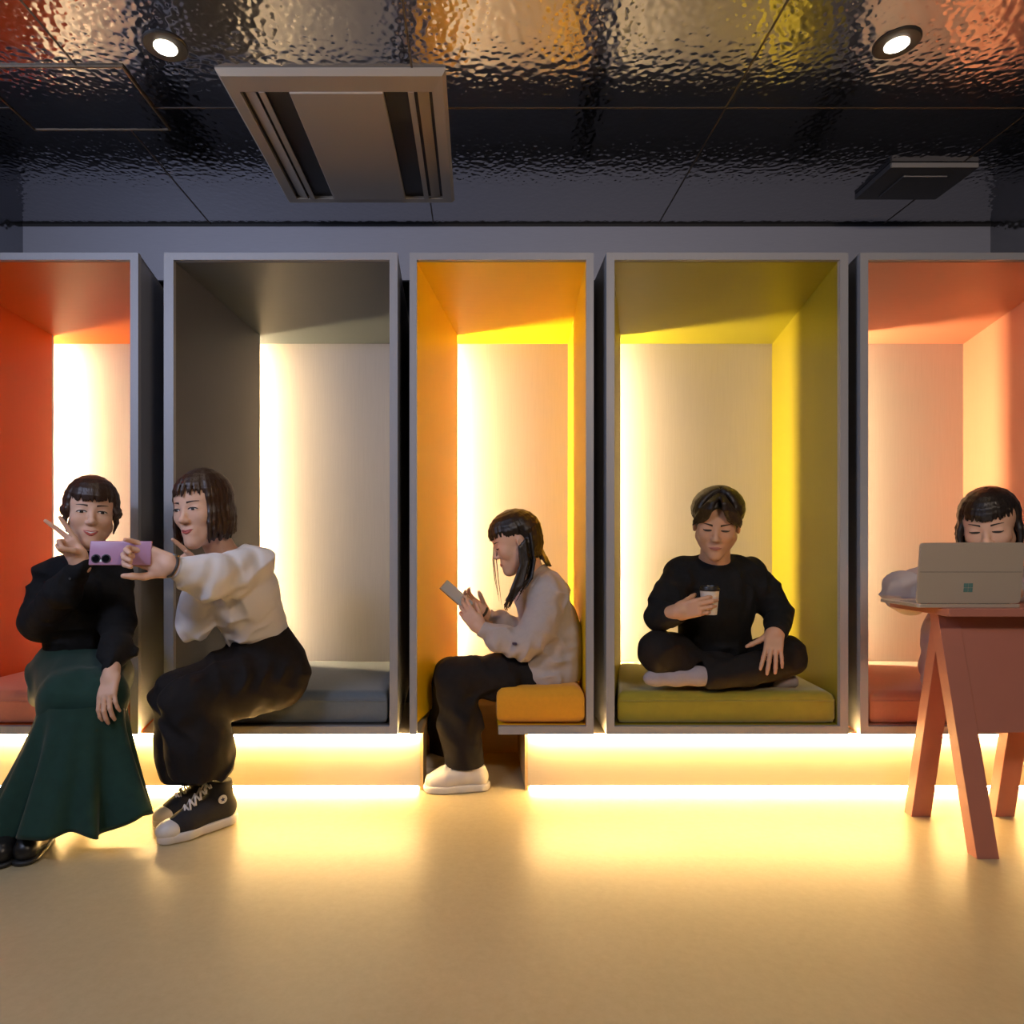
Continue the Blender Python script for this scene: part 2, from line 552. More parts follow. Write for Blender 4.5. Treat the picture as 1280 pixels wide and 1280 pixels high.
B = {}
B['orange'] = booth('orange_booth', 'tall vermilion orange seating booth behind the person in a green skirt',
                    (-109, 173), (-99, 163), (67, 222), (0.50, 0.088, 0.008), (0.55, 0.13, 0.02), 0.075, (-2.285, -1.56), ledw=0.5)
B['blue'] = booth('blue_booth', 'tall seating booth lined in dark slate blue, behind the person in a white blouse',
                  (205, 497), (217, 487), (325, 506), (0.105, 0.098, 0.095), (0.10, 0.115, 0.125), 0.13, (-1.275, -0.365), ledw=0.6)
B['yellow'] = booth('yellow_booth', 'narrow seating booth lined in amber yellow with an open footwell',
                    (512, 742), (521, 733), (572, 710), (0.90, 0.56, 0.006), (0.92, 0.64, 0.006), 0.18, (-0.300, 0.515), seat=False, ledw=1.6)
B['green'] = booth('green_booth', 'tall seating booth lined in olive green around a cross-legged man',
                   (758, 1060), (768, 1050), (775, 965), (0.30, 0.25, 0.01), (0.30, 0.27, 0.015), 0.19, (0.535, 1.60), ledw=1.4)
B['pink'] = booth('pink_booth', 'tall seating booth lined in salmon pink, behind the laptop and trestle table',
                  (1075, 1364), (1085, 1354), (1040, 1204), (0.62, 0.27, 0.17), (0.62, 0.25, 0.15), 0.13, (1.69, 2.63))

# ------------------------------------------------------------------ plinths with light strips
PY = 0.03
fx0, fx1 = (525 - CX) / scale_at(PY), (660 - CX) / scale_at(PY)
for nm, x0, x1, lab in (('left', -2.28, fx0, 'long pale plinth under the orange and blue booths, lit from above and below'),
                        ('right', fx1, 2.57, 'long pale plinth under the green and pink booths, lit from above and below')):
    t = empty('booth_plinth', ((x0 + x1) / 2, 0.3, 0.0))
    tag(t, lab, 'plinth', 'plinths under the booths')
    MB().box(x0, x1, PY, 0.52, 0.018, BOTO - 0.004).build('plinth_board', M_plinth, t)
    MB().box(x0 + .02, x1 - .02, PY + 0.03, 0.50, 0.0, 0.018).build('plinth_foot', M_dark, t)
    MB().box(x0 + (0.0 if nm == 'right' else 0), x1, 0.004, 0.016, BOTO - 0.010, BOTO - 0.002).build('led_strip', M_ledbase, t)
    MB().box(x0 + .01, x1 - .01, PY + 0.012, PY + 0.024, 0.008, 0.017).build('led_strip', M_ledbase, t)
# footwell under the yellow booth
t = bpy.data.objects['yellow_booth']
M_well = mat('footwell_board', (0.74, 0.50, 0.22), 0.5, noise=0.08, nscale=5, stretch=(2, 2, 30))
MB().box(fx0, fx1, 0.50, 0.515, 0.0, 0.345).build('footwell_back', M_well, t)
MB().box(fx0 + .0005, fx0 + .0125, PY, 0.50, 0.0, BOTO - 0.004).build('footwell_side', M_well, t)
MB().box(fx1 - .0125, fx1 - .0005, PY, 0.50, 0.0, BOTO - 0.004).build('footwell_side', M_well, t)
MB().box((521 - CX) / 310 , (623 - CX) / 310, 0.50, 0.85, 0.345, 0.36).build('footwell_deck', M_well, t)


# ------------------------------------------------------------------ cushions
def cushion(name, label, poly, z0, z1f, z1b, m, r=0.03, seam=True):
    """soft slab over a quad footprint given front-left, front-right, back-right, back-left"""
    nx, ny = 22, 22
    vs, fs = [], []
    rng = random.Random(len(label) * 7 + 1)
    ph = [rng.uniform(0, 6) for _ in range(6)]
    pl = [np.array(q, float) for q in poly]
    def pt(u, v):
        a = lerp(pl[0], pl[1], u)
        b2 = lerp(pl[3], pl[2], u)
        return lerp(a, b2, v)
    # rounded section: parametrise rows around top, sides
    us = [0.0, 0.008, 0.025, 0.06] + list(np.linspace(0.1, 0.9, nx)) + [0.94, 0.975, 0.992, 1.0]
    top, bot = [], []
    Lx = np.linalg.norm(pl[1] - pl[0]); Ly = np.linalg.norm(pl[3] - pl[0])
    def drop(d):
        d = min(max(d, 0), r)
        return r - math.sqrt(max(0, r * r - (r - d) ** 2))
    n = len(us)
    for j, v in enumerate(us):
        for i, u in enumerate(us):
            p = pt(u, v)
            dx = min(u, 1 - u) * Lx; dy = min(v, 1 - v) * Ly
            q = max(drop(dx), drop(dy))
            zt = lerp(z1f, z1b, v)
            puff = 0.006 * (math.sin(PI * u) * math.sin(PI * v))
            wob = 0.0018 * math.sin(9 * u + ph[0]) * math.sin(7 * v + ph[1])
            top.append((p[0], p[1], zt - q + puff + wob))
            bot.append((p[0], p[1], z0 + q * 0.8))
    vs = top + bot
    N = n * n
    for j in range(n - 1):
        for i in range(n - 1):
            a = j * n + i
            fs.append((a, a + 1, a + n + 1, a + n))
            fs.append((N + a, N + a + n, N + a + n + 1, N + a + 1))
    def side(idx):
        for a, b2 in zip(idx[:-1], idx[1:]):
            fs.append((a, N + a, N + b2, b2))
    side([i for i in range(n)])
    side([i * n + n - 1 for i in range(n)])
    side([n * n - 1 - i for i in range(n)])
    side([(n - 1 - i) * n for i in range(n)])
    o = obj(name, vs, fs, m, smooth=True)
    tag(o, label, 'cushion', 'seat cushions in the booths')
    if seam:
        s = MB()
        e = 0.004
        zz = z0 + 0.72 * (z1f - z0)
        ins = 0.0
        a, b2, c, d = [np.array(q, float) for q in poly]
        pts = [(a[0] + .004, a[1] - .001, zz), (b2[0] - .004, b2[1] - .001, zz)]
        s.tube(pts, 0.0022, 6)
        s.build('piping', m, o)
    return o


def cush_poly(key, inset=0.012):
    xi, xl, xr = B[key][1]
    y0, y1 = 0.024, Yl - 0.02
    def xa(Y): return lerp(xi[0], xl, Y / Yl) + inset
    def xb(Y): return lerp(xi[1], xr, Y / Yb) - inset
    y2 = Yb - 0.012
    return [(xa(y0), y0), (xb(y0), y0), (xb(y2), y2), (xa(Yl) , y2)]


M_co = mat('coral_cushion', (0.62, 0.20, 0.11), 0.85, noise=0.08, nscale=60, sheen=0.3)
M_cb = mat('blue_grey_cushion', (0.10, 0.13, 0.17), 0.85, noise=0.1, nscale=60, sheen=0.3)
M_cy = mat('mustard_cushion', (0.72, 0.32, 0.012), 0.85, noise=0.08, nscale=60, sheen=0.2)
M_cg = mat('olive_velvet_cushion', (0.27, 0.235, 0.010), 0.8, noise=0.15, nscale=30, sheen=0.5)
M_cp = mat('dusty_pink_cushion', (0.42, 0.17, 0.10), 0.85, noise=0.08, nscale=60, sheen=0.3)
ZT, ZTB = 0.402, 0.375
cushion('seat_cushion', 'coral seat cushion in the orange booth', cush_poly('orange'), BOTI, ZT, ZTB, M_co)
cushion('seat_cushion', 'slate blue seat cushion under the person in a white blouse', cush_poly('blue'), BOTI, ZT, ZTB, M_cb)
cushion('seat_cushion', 'olive velvet seat cushion under the cross-legged man', cush_poly('green'), BOTI, ZT, ZTB, M_cg)
cushion('seat_cushion', 'dusty pink seat cushion behind the trestle table', cush_poly('pink'), BOTI, ZT, ZTB, M_cp)
xi, xl, xr = B['yellow'][1]
xs = (621 - CX) / scale_at(0.0)
cushion('seat_cushion', 'mustard yellow bench cushion in the narrow yellow booth',
        [(xs, 0.004), (xi[1] - .006, 0.004), (xr - .015, 0.845), (xs, 0.845)], BOTI + 0.006, P(0, 860, 0)[2], P(0, 860, 0)[2], M_cy, r=0.042, seam=False)
# ================================================================== implicit surfaces
class Field:
    """smooth union of round cones and ellipsoids sampled on a grid, meshed by surface nets"""

    def __init__(self, vox):
        self.vox = vox
        self.ops = []

    def cone(self, a, b, ra, rb=None, k=0.02, sub=False, fold=None):
        a, b = np.asarray(a, float), np.asarray(b, float)
        rb = ra if rb is None else rb
        self.ops.append(('c', a, b, ra, rb, k, sub, fold))
        return self

    def chain(self, pts, rs, k=0.02, fold=None):
        for i in range(len(pts) - 1):
            self.cone(pts[i], pts[i + 1], rs[i], rs[i + 1], k, fold=fold)
        return self

    def ell(self, c, r, R=None, k=0.02, sub=False):
        self.ops.append(('e', np.asarray(c, float), np.asarray(r, float), np.eye(3) if R is None else np.asarray(R), k, sub))
        return self

    def rbox(self, c, h, R=None, r=0.01, k=0.02, sub=False):
        self.ops.append(('b', np.asarray(c, float), np.asarray(h, float), np.eye(3) if R is None else np.asarray(R), r, k, sub))
        return self

    def cut(self, p, n, r=2.0, k=0.004):
        """remove everything within r of p on the side n points to"""
        self.ops.append(('p', np.asarray(p, float), np.asarray(n, float) / np.linalg.norm(n), r, k))
        return self

    def fn(self, f):
        self.ops.append(('f', f))
        return self

    def bounds(self):
        lo, hi = np.full(3, 1e9), np.full(3, -1e9)
        for o in self.ops:
            if o[0] == 'c' and not o[6]:
                r = max(o[3], o[4]) + 0.012
                lo = np.minimum(lo, np.minimum(o[1], o[2]) - r); hi = np.maximum(hi, np.maximum(o[1], o[2]) + r)
            elif o[0] in 'eb' and not o[-1]:
                e = np.abs(o[3]) @ o[2] + 0.012
                lo = np.minimum(lo, o[1] - e); hi = np.maximum(hi, o[1] + e)
        return lo, hi

    def mesh(self, smooth=1):
        vox = self.vox
        lo, hi = self.bounds()
        lo = lo - 2 * vox
        n = np.ceil((hi - lo) / vox).astype(int) + 3
        D = np.full(n, 0.05, dtype=np.float32)
        ax = [lo[i] + vox * np.arange(n[i]) for i in range(3)]

        def region(l, h):
            i0 = np.clip(np.floor((l - lo) / vox).astype(int), 0, n)
            i1 = np.clip(np.ceil((h - lo) / vox).astype(int) + 1, 0, n)
            if (i1 <= i0).any():
                return None, None
            sl = tuple(slice(a, b) for a, b in zip(i0, i1))
            g = np.stack(np.meshgrid(*[ax[i][sl[i]] for i in range(3)], indexing='ij'), -1)
            return sl, g
        for o in self.ops:
            if o[0] == 'c':
                _, a, b, ra, rb, k, sub, fold = o
                m = max(ra, rb) + k + 0.03
                sl, g = region(np.minimum(a, b) - m, np.maximum(a, b) + m)
                if sl is None:
                    continue
                ba = b - a
                L = np.linalg.norm(ba) + 1e-9
                pa = g - a
                h = np.clip((pa @ ba) / (L * L), 0, 1)
                r = ra + (rb - ra) * h
                if fold:
                    amp, freq, seed = fold
                    u = np.cross(ba / L, [0.3, 0.5, 0.81]); u /= np.linalg.norm(u)
                    v = np.cross(ba / L, u)
                    cu, cv = pa @ u, pa @ v
                    w = freq * L * h + 22 * cu + 14 * cv + 2.2 * np.sin(31 * cu + seed) + 1.8 * np.sin(27 * cv - seed * 2)
                    r = r + amp * (np.sin(w + seed) + 0.5 * np.sin(1.9 * w + 3 * seed))
                d = np.linalg.norm(pa - h[..., None] * ba, axis=-1) - r
            elif o[0] == 'e':
                _, c, r, R, k, sub = o
                e = np.abs(R) @ r + k + 0.03
                sl, g = region(c - e, c + e)
                if sl is None:
                    continue
                q = (g - c) @ R
                k0 = np.linalg.norm(q / r, axis=-1)
                k1 = np.linalg.norm(q / (r * r), axis=-1) + 1e-9
                d = k0 * (k0 - 1.0) / k1
                d = np.where(k0 < 0.05, -r.min(), d)
            elif o[0] == 'b':
                _, c, hh, R, rr, k, sub = o
                e = np.abs(R) @ hh + k + 0.03
                sl, g = region(c - e, c + e)
                if sl is None:
                    continue
                q = np.abs((g - c) @ R) - hh + rr
                d = np.linalg.norm(np.maximum(q, 0), axis=-1) + np.minimum(q.max(-1), 0) - rr
            elif o[0] == 'p':
                _, p, nn, r, k = o
                sl, g = region(p - r, p + r)
                if sl is None:
                    continue
                d = np.maximum(np.linalg.norm(g - p, axis=-1) - r, -((g - p) @ nn))
                sub = True
            else:
                g = np.stack(np.meshgrid(*ax, indexing='ij'), -1)
                band = np.abs(D) < 0.04
                D[band] += o[1](g[band]).astype(np.float32)
                continue
            E = D[sl]
            if sub:
                d = -d
                hh_ = np.clip(0.5 - 0.5 * (E - d) / k, 0, 1)
                D[sl] = E + (d - E) * hh_ + k * hh_ * (1 - hh_)
            else:
                hh_ = np.clip(0.5 + 0.5 * (E - d) / k, 0, 1)
                D[sl] = E + (d - E) * hh_ - k * hh_ * (1 - hh_)
        D[0], D[-1], D[:, 0], D[:, -1], D[:, :, 0], D[:, :, -1] = .05, .05, .05, .05, .05, .05
        return surface_nets(D, lo, vox, smooth)


def surface_nets(D, lo, vox, smooth):
    ins = D < 0
    c = [ins[i:ins.shape[0] - 1 + i, j:ins.shape[1] - 1 + j, k:ins.shape[2] - 1 + k] for i in (0, 1) for j in (0, 1) for k in (0, 1)]
    cnt = sum(x.astype(np.int8) for x in c)
    cells = np.argwhere((cnt > 0) & (cnt < 8))
    idx = np.full(cnt.shape, -1, dtype=np.int64)
    idx[tuple(cells.T)] = np.arange(len(cells))
    corners = np.array([(i, j, k) for i in (0, 1) for j in (0, 1) for k in (0, 1)])
    val = np.stack([D[tuple((cells + o).T)] for o in corners], 1)
    pos = np.zeros((len(cells), 3)); wt = np.zeros(len(cells))
    for a in range(8):
        for b in range(a + 1, 8):
            if np.abs(corners[a] - corners[b]).sum() != 1:
                continue
            m = (val[:, a] < 0) != (val[:, b] < 0)
            t = val[m, a] / (val[m, a] - val[m, b])
            pos[m] += corners[a] + t[:, None] * (corners[b] - corners[a])
            wt[m] += 1
    V = lo + vox * (cells + pos / wt[:, None])
    quads = []
    for axis in range(3):
        d = np.zeros(3, int); d[axis] = 1
        A = ins[:-1, :-1, :-1]
        Bq = ins[d[0]:ins.shape[0] - 1 + d[0], d[1]:ins.shape[1] - 1 + d[1], d[2]:ins.shape[2] - 1 + d[2]]
        e = np.argwhere(A != Bq)
        u, v = [(1, 2), (2, 0), (0, 1)][axis]
        ok = (e[:, u] > 0) & (e[:, v] > 0)
        e = e[ok]
        flip = ~A[tuple(e.T)]
        du = np.zeros(3, int); du[u] = 1
        dv = np.zeros(3, int); dv[v] = 1
        q = np.stack([idx[tuple((e - du - dv).T)], idx[tuple((e - dv).T)], idx[tuple(e.T)], idx[tuple((e - du).T)]], 1)
        q[flip] = q[flip][:, ::-1]
        quads.append(q)
    Q = np.concatenate(quads)
    Q = Q[(Q >= 0).all(1)]
    for _ in range(smooth):
        acc = np.zeros_like(V); n = np.zeros(len(V))
        for i in range(4):
            j = (i + 1) % 4
            np.add.at(acc, Q[:, i], V[Q[:, j]]); np.add.at(n, Q[:, i], 1)
            np.add.at(acc, Q[:, j], V[Q[:, i]]); np.add.at(n, Q[:, j], 1)
        V = V + 0.5 * (acc / n[:, None] - V)
    return V, Q


def qobj(name, V, Q, m, parent=None, base=None, mats=None, fmat=None):
    """fast path of obj() for big quad meshes"""
    me = bpy.data.meshes.new(name)
    if parent is not None:
        org = BASE[parent.name]
        own = (V.min(0) + V.max(0)) / 2
    else:
        own = np.asarray(base if base is not None else (V.min(0) + V.max(0)) / 2, float)
    me.vertices.add(len(V))
    me.vertices.foreach_set('co', (V - own).astype(np.float32).ravel())
    me.loops.add(len(Q) * 4)
    me.loops.foreach_set('vertex_index', Q.astype(np.int32).ravel())
    me.polygons.add(len(Q))
    me.polygons.foreach_set('loop_start', np.arange(0, len(Q) * 4, 4, dtype=np.int32))

    for q in (mats or [m]):
        me.materials.append(q)
    if fmat is not None:
        me.polygons.foreach_set('material_index', np.asarray(fmat, np.int32))
    me.polygons.foreach_set('use_smooth', np.ones(len(Q), dtype=bool))
    me.update(calc_edges=True)
    me.validate()
    o = bpy.data.objects.new(name, me)
    COL.objects.link(o)
    if parent is not None:
        o.parent = parent
        o.location = Vector(own - org)
    else:
        o.location = Vector(own)
    BASE[o.name] = own
    return o


def fobj(name, field, m, parent=None, base=None, smooth=1):
    V, Q = field.mesh(smooth)
    return qobj(name, V, Q, m, parent, base)
# ================================================================== people: shared builders
def skin_mat(name, col):
    m = mat(name, col, 0.5, noise=0.06, nscale=25, spec=0.35)
    b = m.node_tree.nodes['Principled BSDF']
    b.inputs['Subsurface Weight'].default_value = 0.12
    b.inputs['Subsurface Radius'].default_value = (0.01, 0.004, 0.002)
    b.inputs['Subsurface Scale'].default_value = 0.5
    return m


M_skin = skin_mat('skin', (0.66, 0.40, 0.28))
M_skin_m = skin_mat('skin_tanned', (0.58, 0.33, 0.21))
M_eye = mat('eye_white', (0.75, 0.70, 0.66), 0.25)
M_iris = mat('eye_dark', (0.015, 0.009, 0.006), 0.2)
M_lash = mat('lash_dark', (0.02, 0.012, 0.009), 0.6)
M_lip = mat('lip_red', (0.50, 0.12, 0.10), 0.35)
M_lip2 = mat('lip_natural', (0.46, 0.17, 0.13), 0.4)
M_teeth = mat('teeth', (0.8, 0.77, 0.7), 0.3)


def hair_mat(name, col):
    return mat(name, col, 0.38, noise=0.35, nscale=40, stretch=(6, 6, 0.6), bump=0.25, bscale=90, bstretch=(3, 3, 0.25), spec=0.4)


M_hair_br = hair_mat('hair_dark_brown', (0.032, 0.015, 0.009))
M_hair_bk = hair_mat('hair_black', (0.014, 0.009, 0.007))


def add_head(f, c, R, k, fem=True):
    def W(x, y, z): return np.asarray(c) + R @ (np.array([x, y, z]) * k)
    def E(p, r, kk=0.02, sub=False, RR=None):
        f.ell(W(*p), np.array(r) * k, R if RR is None else R @ RR, k=kk * k, sub=sub)
    j = 0.0 if fem else 0.005
    E((0, .018, .036), (.074, .092, .082))
    E((0, -.018, .03), (.066, .067, .062), .03)
    E((0, -.026, -.032), (.056 + j, .058, .080), .03)
    for s in (-1, 1):
        f.cone(W(s * (.046 + j), -.006, -.052), W(s * .006, -.064, -.099), .022 * k, .018 * k, k=.03 * k)
        E((s * .037, -.056, -.022), (.023, .022, .024), .025)
    f.cone(W(0, -.082, .010), W(0, -.098, -.026), .0065 * k, .0095 * k, k=.012 * k)
    E((0, -.1005, -.029), (.0105, .010, .009), .008)
    for s in (-1, 1):
        E((s * .011, -.093, -.033), (.0075, .009, .007), .006)
        E((s * .031, -.1, .005), (.017, .014, .009), .014, sub=True)
        E((s * .031, -.072, .003), (.016, .011, .009), .008)
    E((0, -.076, -.067), (.025, .014, .018), .02)
    E((0, -.074, -.103), (.017, .015, .013), .02)
    for s in (-1, 1):
        a = s * 0.35
        RR = np.array([[math.cos(a), -math.sin(a), 0], [math.sin(a), math.cos(a), 0], [0, 0, 1]])
        E((s * .077, .010, -.010), (.008, .019, .031), .006, RR=RR)
        E((s * .086, .006, -.008), (.006, .010, .018), .006, sub=True, RR=RR)


class Face:
    """puts eyes, brows and lips on a finished head"""

    def __init__(self, V, c, R, k, parent):
        self.c, self.R, self.k, self.parent = np.asarray(c), R, k, parent
        self.L = ((V - self.c) @ R) / k
        near = (np.abs(self.L[:, 0]) < 0.09) & (np.abs(self.L[:, 2]) < 0.12) & (self.L[:, 1] < 0.0) & (self.L[:, 1] > -0.118)
        self.L = self.L[near]

    def y(self, x, z):
        d = (self.L[:, 0] - x) ** 2 + (self.L[:, 2] - z) ** 2
        i = np.argsort(d)[:6]
        w = 1 / (d[i] + 1e-6)
        return float((self.L[i, 1] * w).sum() / w.sum())

    def W(self, x, y, z):
        return self.c + self.R @ (np.array([x, y, z]) * self.k)

    def patch(self, name, outline, m, lift=0.0016, label=None, edge=-0.0012, parent=None):
        """low dome over an outline of (x, z) points"""
        o = np.array(outline, float)
        cen = o.mean(0)
        vs, fs = [], []
        n = len(o)
        rings = [(1.0, edge), (0.93, lift * .55), (0.6, lift), (0.25, lift * 1.1)]
        for t, h in rings:
            for q in o:
                x, z = cen + (q - cen) * t
                vs.append(self.W(x, self.y(x, z) - h, z))
        vs.append(self.W(cen[0], self.y(*cen) - lift * 1.15, cen[1]))
        for r in range(len(rings) - 1):
            for i in range(n):
                jx = (i + 1) % n
                fs.append((r * n + i, r * n + jx, (r + 1) * n + jx, (r + 1) * n + i))
        last = (len(rings) - 1) * n
        for i in range(n):
            fs.append((last + i, last + (i + 1) % n, len(vs) - 1))
        ob = obj(name, vs, fs, m, parent or self.parent, smooth=True)
        if label:
            ob['label'] = label
        return ob

    def eye(self, s, open_=0.5, look=(0, 0), smile=0.0):
        cx, cz = s * 0.031, 0.002
        w = 0.0150
        hu = 0.0062 * open_ + 0.0008
        hl = 0.0048 * open_ + 0.0006
        th = np.linspace(0, PI, 9)
        up = [(cx + w * math.cos(a) * -s, cz + hu * math.sin(a) + 0.0014 * -math.cos(a) * -1 * 0.6 + smile * .003 * math.sin(a)) for a in th]
        lo = [(cx + w * math.cos(a) * -s, cz - hl * math.sin(a) + smile * .003 * math.sin(a)) for a in th[::-1][1:-1]]
        e = self.patch('eye', up + lo, M_eye if open_ > .25 else M_lash, 0.0014)
        if open_ > .25:
            r = 0.0062
            ix, iz = cx + look[0] * .005, cz + look[1] * .002 + smile * .002
            pts = []
            for a in np.linspace(0, 2 * PI, 14)[:-1]:
                x, z = ix + r * math.cos(a), iz + r * math.sin(a)
                z = min(max(z, cz - hl * .95), cz + hu * .95 + smile * .003)
                pts.append((x, z))
            self.patch('iris', pts, M_iris, 0.0024, edge=0.0, parent=e)
        # lash line
        t = MB()
        line = up if open_ > .25 else [(x, cz - .0042 * math.sin(a) + .001) for (x, z), a in zip(up, th)]
        pts = [self.W(x, self.y(x, z) - 0.0016, z + 0.0006) for x, z in line]
        t.tube(pts, [0.0009 * self.k + 0.0015 * self.k * math.sin(PI * i / 8) for i in range(9)], 6)
        t.build('eyelash', M_lash, e, smooth=True)
        return e

    def brow(self, s, m, dz=0.0, tilt=0.0, thick=1.0):
        xs = np.linspace(0.013, 0.049, 8)
        up = [(s * x, 0.0235 + dz + 0.0045 * math.sin((x - .01) / .042 * 2.2) + tilt * (x - .03) + 0.0034 * thick * (1 - i / 9)) for i, x in enumerate(xs)]
        lo = [(s * x, 0.0235 + dz + 0.0045 * math.sin((x - .01) / .042 * 2.2) + tilt * (x - .03) - 0.0034 * thick * (1 - i / 9)) for i, x in enumerate(xs)][::-1]
        return self.patch('eyebrow', up + lo, m, 0.001, edge=-0.0006)

    def lips(self, m, w=0.022, smile=0.0, openm=0.0):
        z0 = -0.066
        xs = np.linspace(-w, w, 13)
        cv = lambda x: z0 + smile * 0.007 * (abs(x) / w) ** 1.6
        up = [(x, cv(x) + 0.0066 * (1 - (x / w) ** 2) ** .8 * (1 - 0.22 * math.exp(-(x / .004) ** 2))) for x in xs]
        mid = [(x, cv(x) + openm * .0025 * (1 - (x / w) ** 2)) for x in xs]
        self.patch('upper_lip', up + mid[::-1][1:-1], m, 0.0030)
        midl = [(x, cv(x) - openm * .0035 * (1 - (x / w) ** 2)) for x in xs]
        lo = [(x, cv(x) - 0.0080 * (1 - (x / w) ** 2) ** .7 - openm * .0035 * (1 - (x / w) ** 2)) for x in xs]
        self.patch('lower_lip', midl + lo[::-1][1:-1], m, 0.0034)
        if openm > 0:
            self.patch('teeth', [(x * .8, z) for (x, z) in mid] + [(x * .8, z) for (x, z) in midl[::-1]][1:-1], M_teeth, 0.0018)
        else:
            t = MB()
            t.tube([self.W(x, self.y(x, cv(x)) - 0.0028 * (1 - (x / w) ** 4), cv(x)) for x in xs], 0.0008 * self.k, 6)
            t.build('mouth_line', mat('mouth_line', (0.16, 0.04, 0.035), 0.6), self.parent, smooth=True)


def hair_field(c, R, k, vox, part=(0.0, -0.01), strands=(), shell=True, opening=True, puff=0.0, back=True, seed=1):
    """strands: list of (azimuth_deg_from, to, count, theta_end, fall, radius, curl_in)
    azimuth 0 = forehead, +90 = figure's left, 180 = nape"""
    f = Field(vox)
    rng = random.Random(seed)
    g = R.T @ np.array([0, 0, -1.0])
    def W(p): return np.asarray(c) + R @ (np.asarray(p) * k)
    er = np.array([.080 + puff, .099 + puff, .090 + puff])
    ec = np.array([0, .017, .036])
    if shell:
        f.ell(W(ec), (er - .004) * k, R, k=.01 * k)
        if opening:
            f.ell(W((0, -.112, -.030)), np.array([.060, .082, .082]) * k, R, k=.012 * k, sub=True)
            f.rbox(W((0, -.06, -.14)), np.array([.12, .085, .11]) * k, R, r=.02 * k, k=.01 * k, sub=True)
            f.rbox(W((0, .04, -.17)), np.array([.12, .16, .095]) * k, R, r=.02 * k, k=.01 * k, sub=True)
    for (a0, a1, n, th1, fall, rad, inn) in strands:
        for i in range(n):
            az = math.radians(lerp(a0, a1, (i + .5) / n) + rng.uniform(-3, 3))
            d = np.array([math.sin(az), -math.cos(az), 0])
            pts, rs = [], []
            te = th1 + rng.uniform(-.05, .05)
            for t in np.linspace(0, 1, 7):
                th = lerp(.12, te, t)
                fw = 1.0 + .13 * max(0.0, -d[1]) ** .7
                p = ec + er * np.array([1, fw, 1]) * (d * math.sin(th) + np.array([0, 0, math.cos(th)]))
                p = p + np.array([part[0], part[1], 0]) * (1 - t) ** 1.5
                pts.append(p); rs.append(rad * (0.75 + .35 * t))
            if fall > 0:
                L = fall * rng.uniform(.93, 1.06)
                base = pts[-1]
                dv = g / np.linalg.norm(g)
                out = pts[-1] - ec
                out = out - dv * (out @ dv)
                out /= np.linalg.norm(out) + 1e-9
                for t in (.25, .5, .75, 1.0):
                    bulge = .010 * math.sin(PI * t) - inn * t * t
                    pts.append(base + dv * L * t + out * bulge + np.array([rng.uniform(-1, 1), rng.uniform(-1, 1), 0]) * .0022)
                    rs.append(rad * (1.1 - .55 * t))
            else:
                rs[-1] = rad * .35; rs[-2] = rad * .8
            f.chain([W(p) for p in pts], [r * k for r in rs], k=.0035 * k)
    return f


def add_hand(f, wrist, ydir, palm, right=True, curls=None, spread=None, thumb=(0.6, 0.35, 0.2), k=1.0, rf=1.0, heel=None):
    """fingers run along ydir, palm faces `palm`; curls per finger (index..little) of three joint angles in radians"""
    y = np.asarray(ydir, float); y /= np.linalg.norm(y)
    pn = np.asarray(palm, float); pn = pn - y * (pn @ y); pn /= np.linalg.norm(pn)
    x = np.cross(y, pn) * (1 if right else -1)       # towards the thumb
    w = np.asarray(wrist, float)
    def W(a, b, c): return w + (x * a + y * b + pn * c) * k
    f.rbox(W(0, .047, 0), np.array([.036, .046, .0125]) * k, np.stack([x, y, pn], 1), r=.012 * k, k=.012 * k)
    f.cone(W(0, -.03, 0) if heel is None else heel, W(0, .015, 0), .023 * k, .024 * k, k=.02 * k)
    f.ell(W(.024, .028, .010), np.array([.016, .026, .013]) * k, np.stack([x, y, pn], 1), k=.012 * k)   # thumb ball
    curls = curls or [(.35, .5, .3)] * 4
    spread = spread or (.10, .03, -.04, -.12)
    bx = (.027, .009, -.010, -.027)
    by = (.088, .093, .089, .080)
    ln = ((.042, .026, .020), (.046, .030, .021), (.043, .028, .020), (.033, .021, .018))
    tips = []
    for i in range(4):
        p = np.array([bx[i], by[i], 0.0])
        pts = [p - np.array([0, .02, 0]), p]
        sd = np.array([math.sin(spread[i]), math.cos(spread[i]), 0])
        ang = 0
        for j in range(3):
            ang += curls[i][j]
            p = p + ln[i][j] * (sd * math.cos(ang) + np.array([0, 0, 1.0]) * math.sin(ang))
            pts.append(p)
        r0 = (.0092, .0095, .0092, .0080)[i] * rf
        f.chain([W(*q) for q in pts], [r0 * k, r0 * k, r0 * .93 * k, r0 * .86 * k, r0 * .72 * k], k=.003 * k)
        tips.append(W(*pts[-1]))
    a, b2, c2 = thumb            # out angle, towards palm, bend
    p = np.array([.026, .022, .006])
    d = np.array([math.sin(a), math.cos(a) * math.cos(b2), math.sin(b2)]); d /= np.linalg.norm(d)
    q = p + d * .044
    d2 = d + np.array([-c2, c2 * .8, c2 * .5]); d2 /= np.linalg.norm(d2)
    q2 = q + d2 * .032
    q3 = q2 + d2 * .022
    f.chain([W(*p), W(*q), W(*q2), W(*q3)], [.0135 * k, .0108 * k * rf, .0098 * k * rf, .0075 * k * rf], k=.005 * k)
    tips.append(W(*q3))
    return tips


def nails(parent, tips, m=None):
    pass


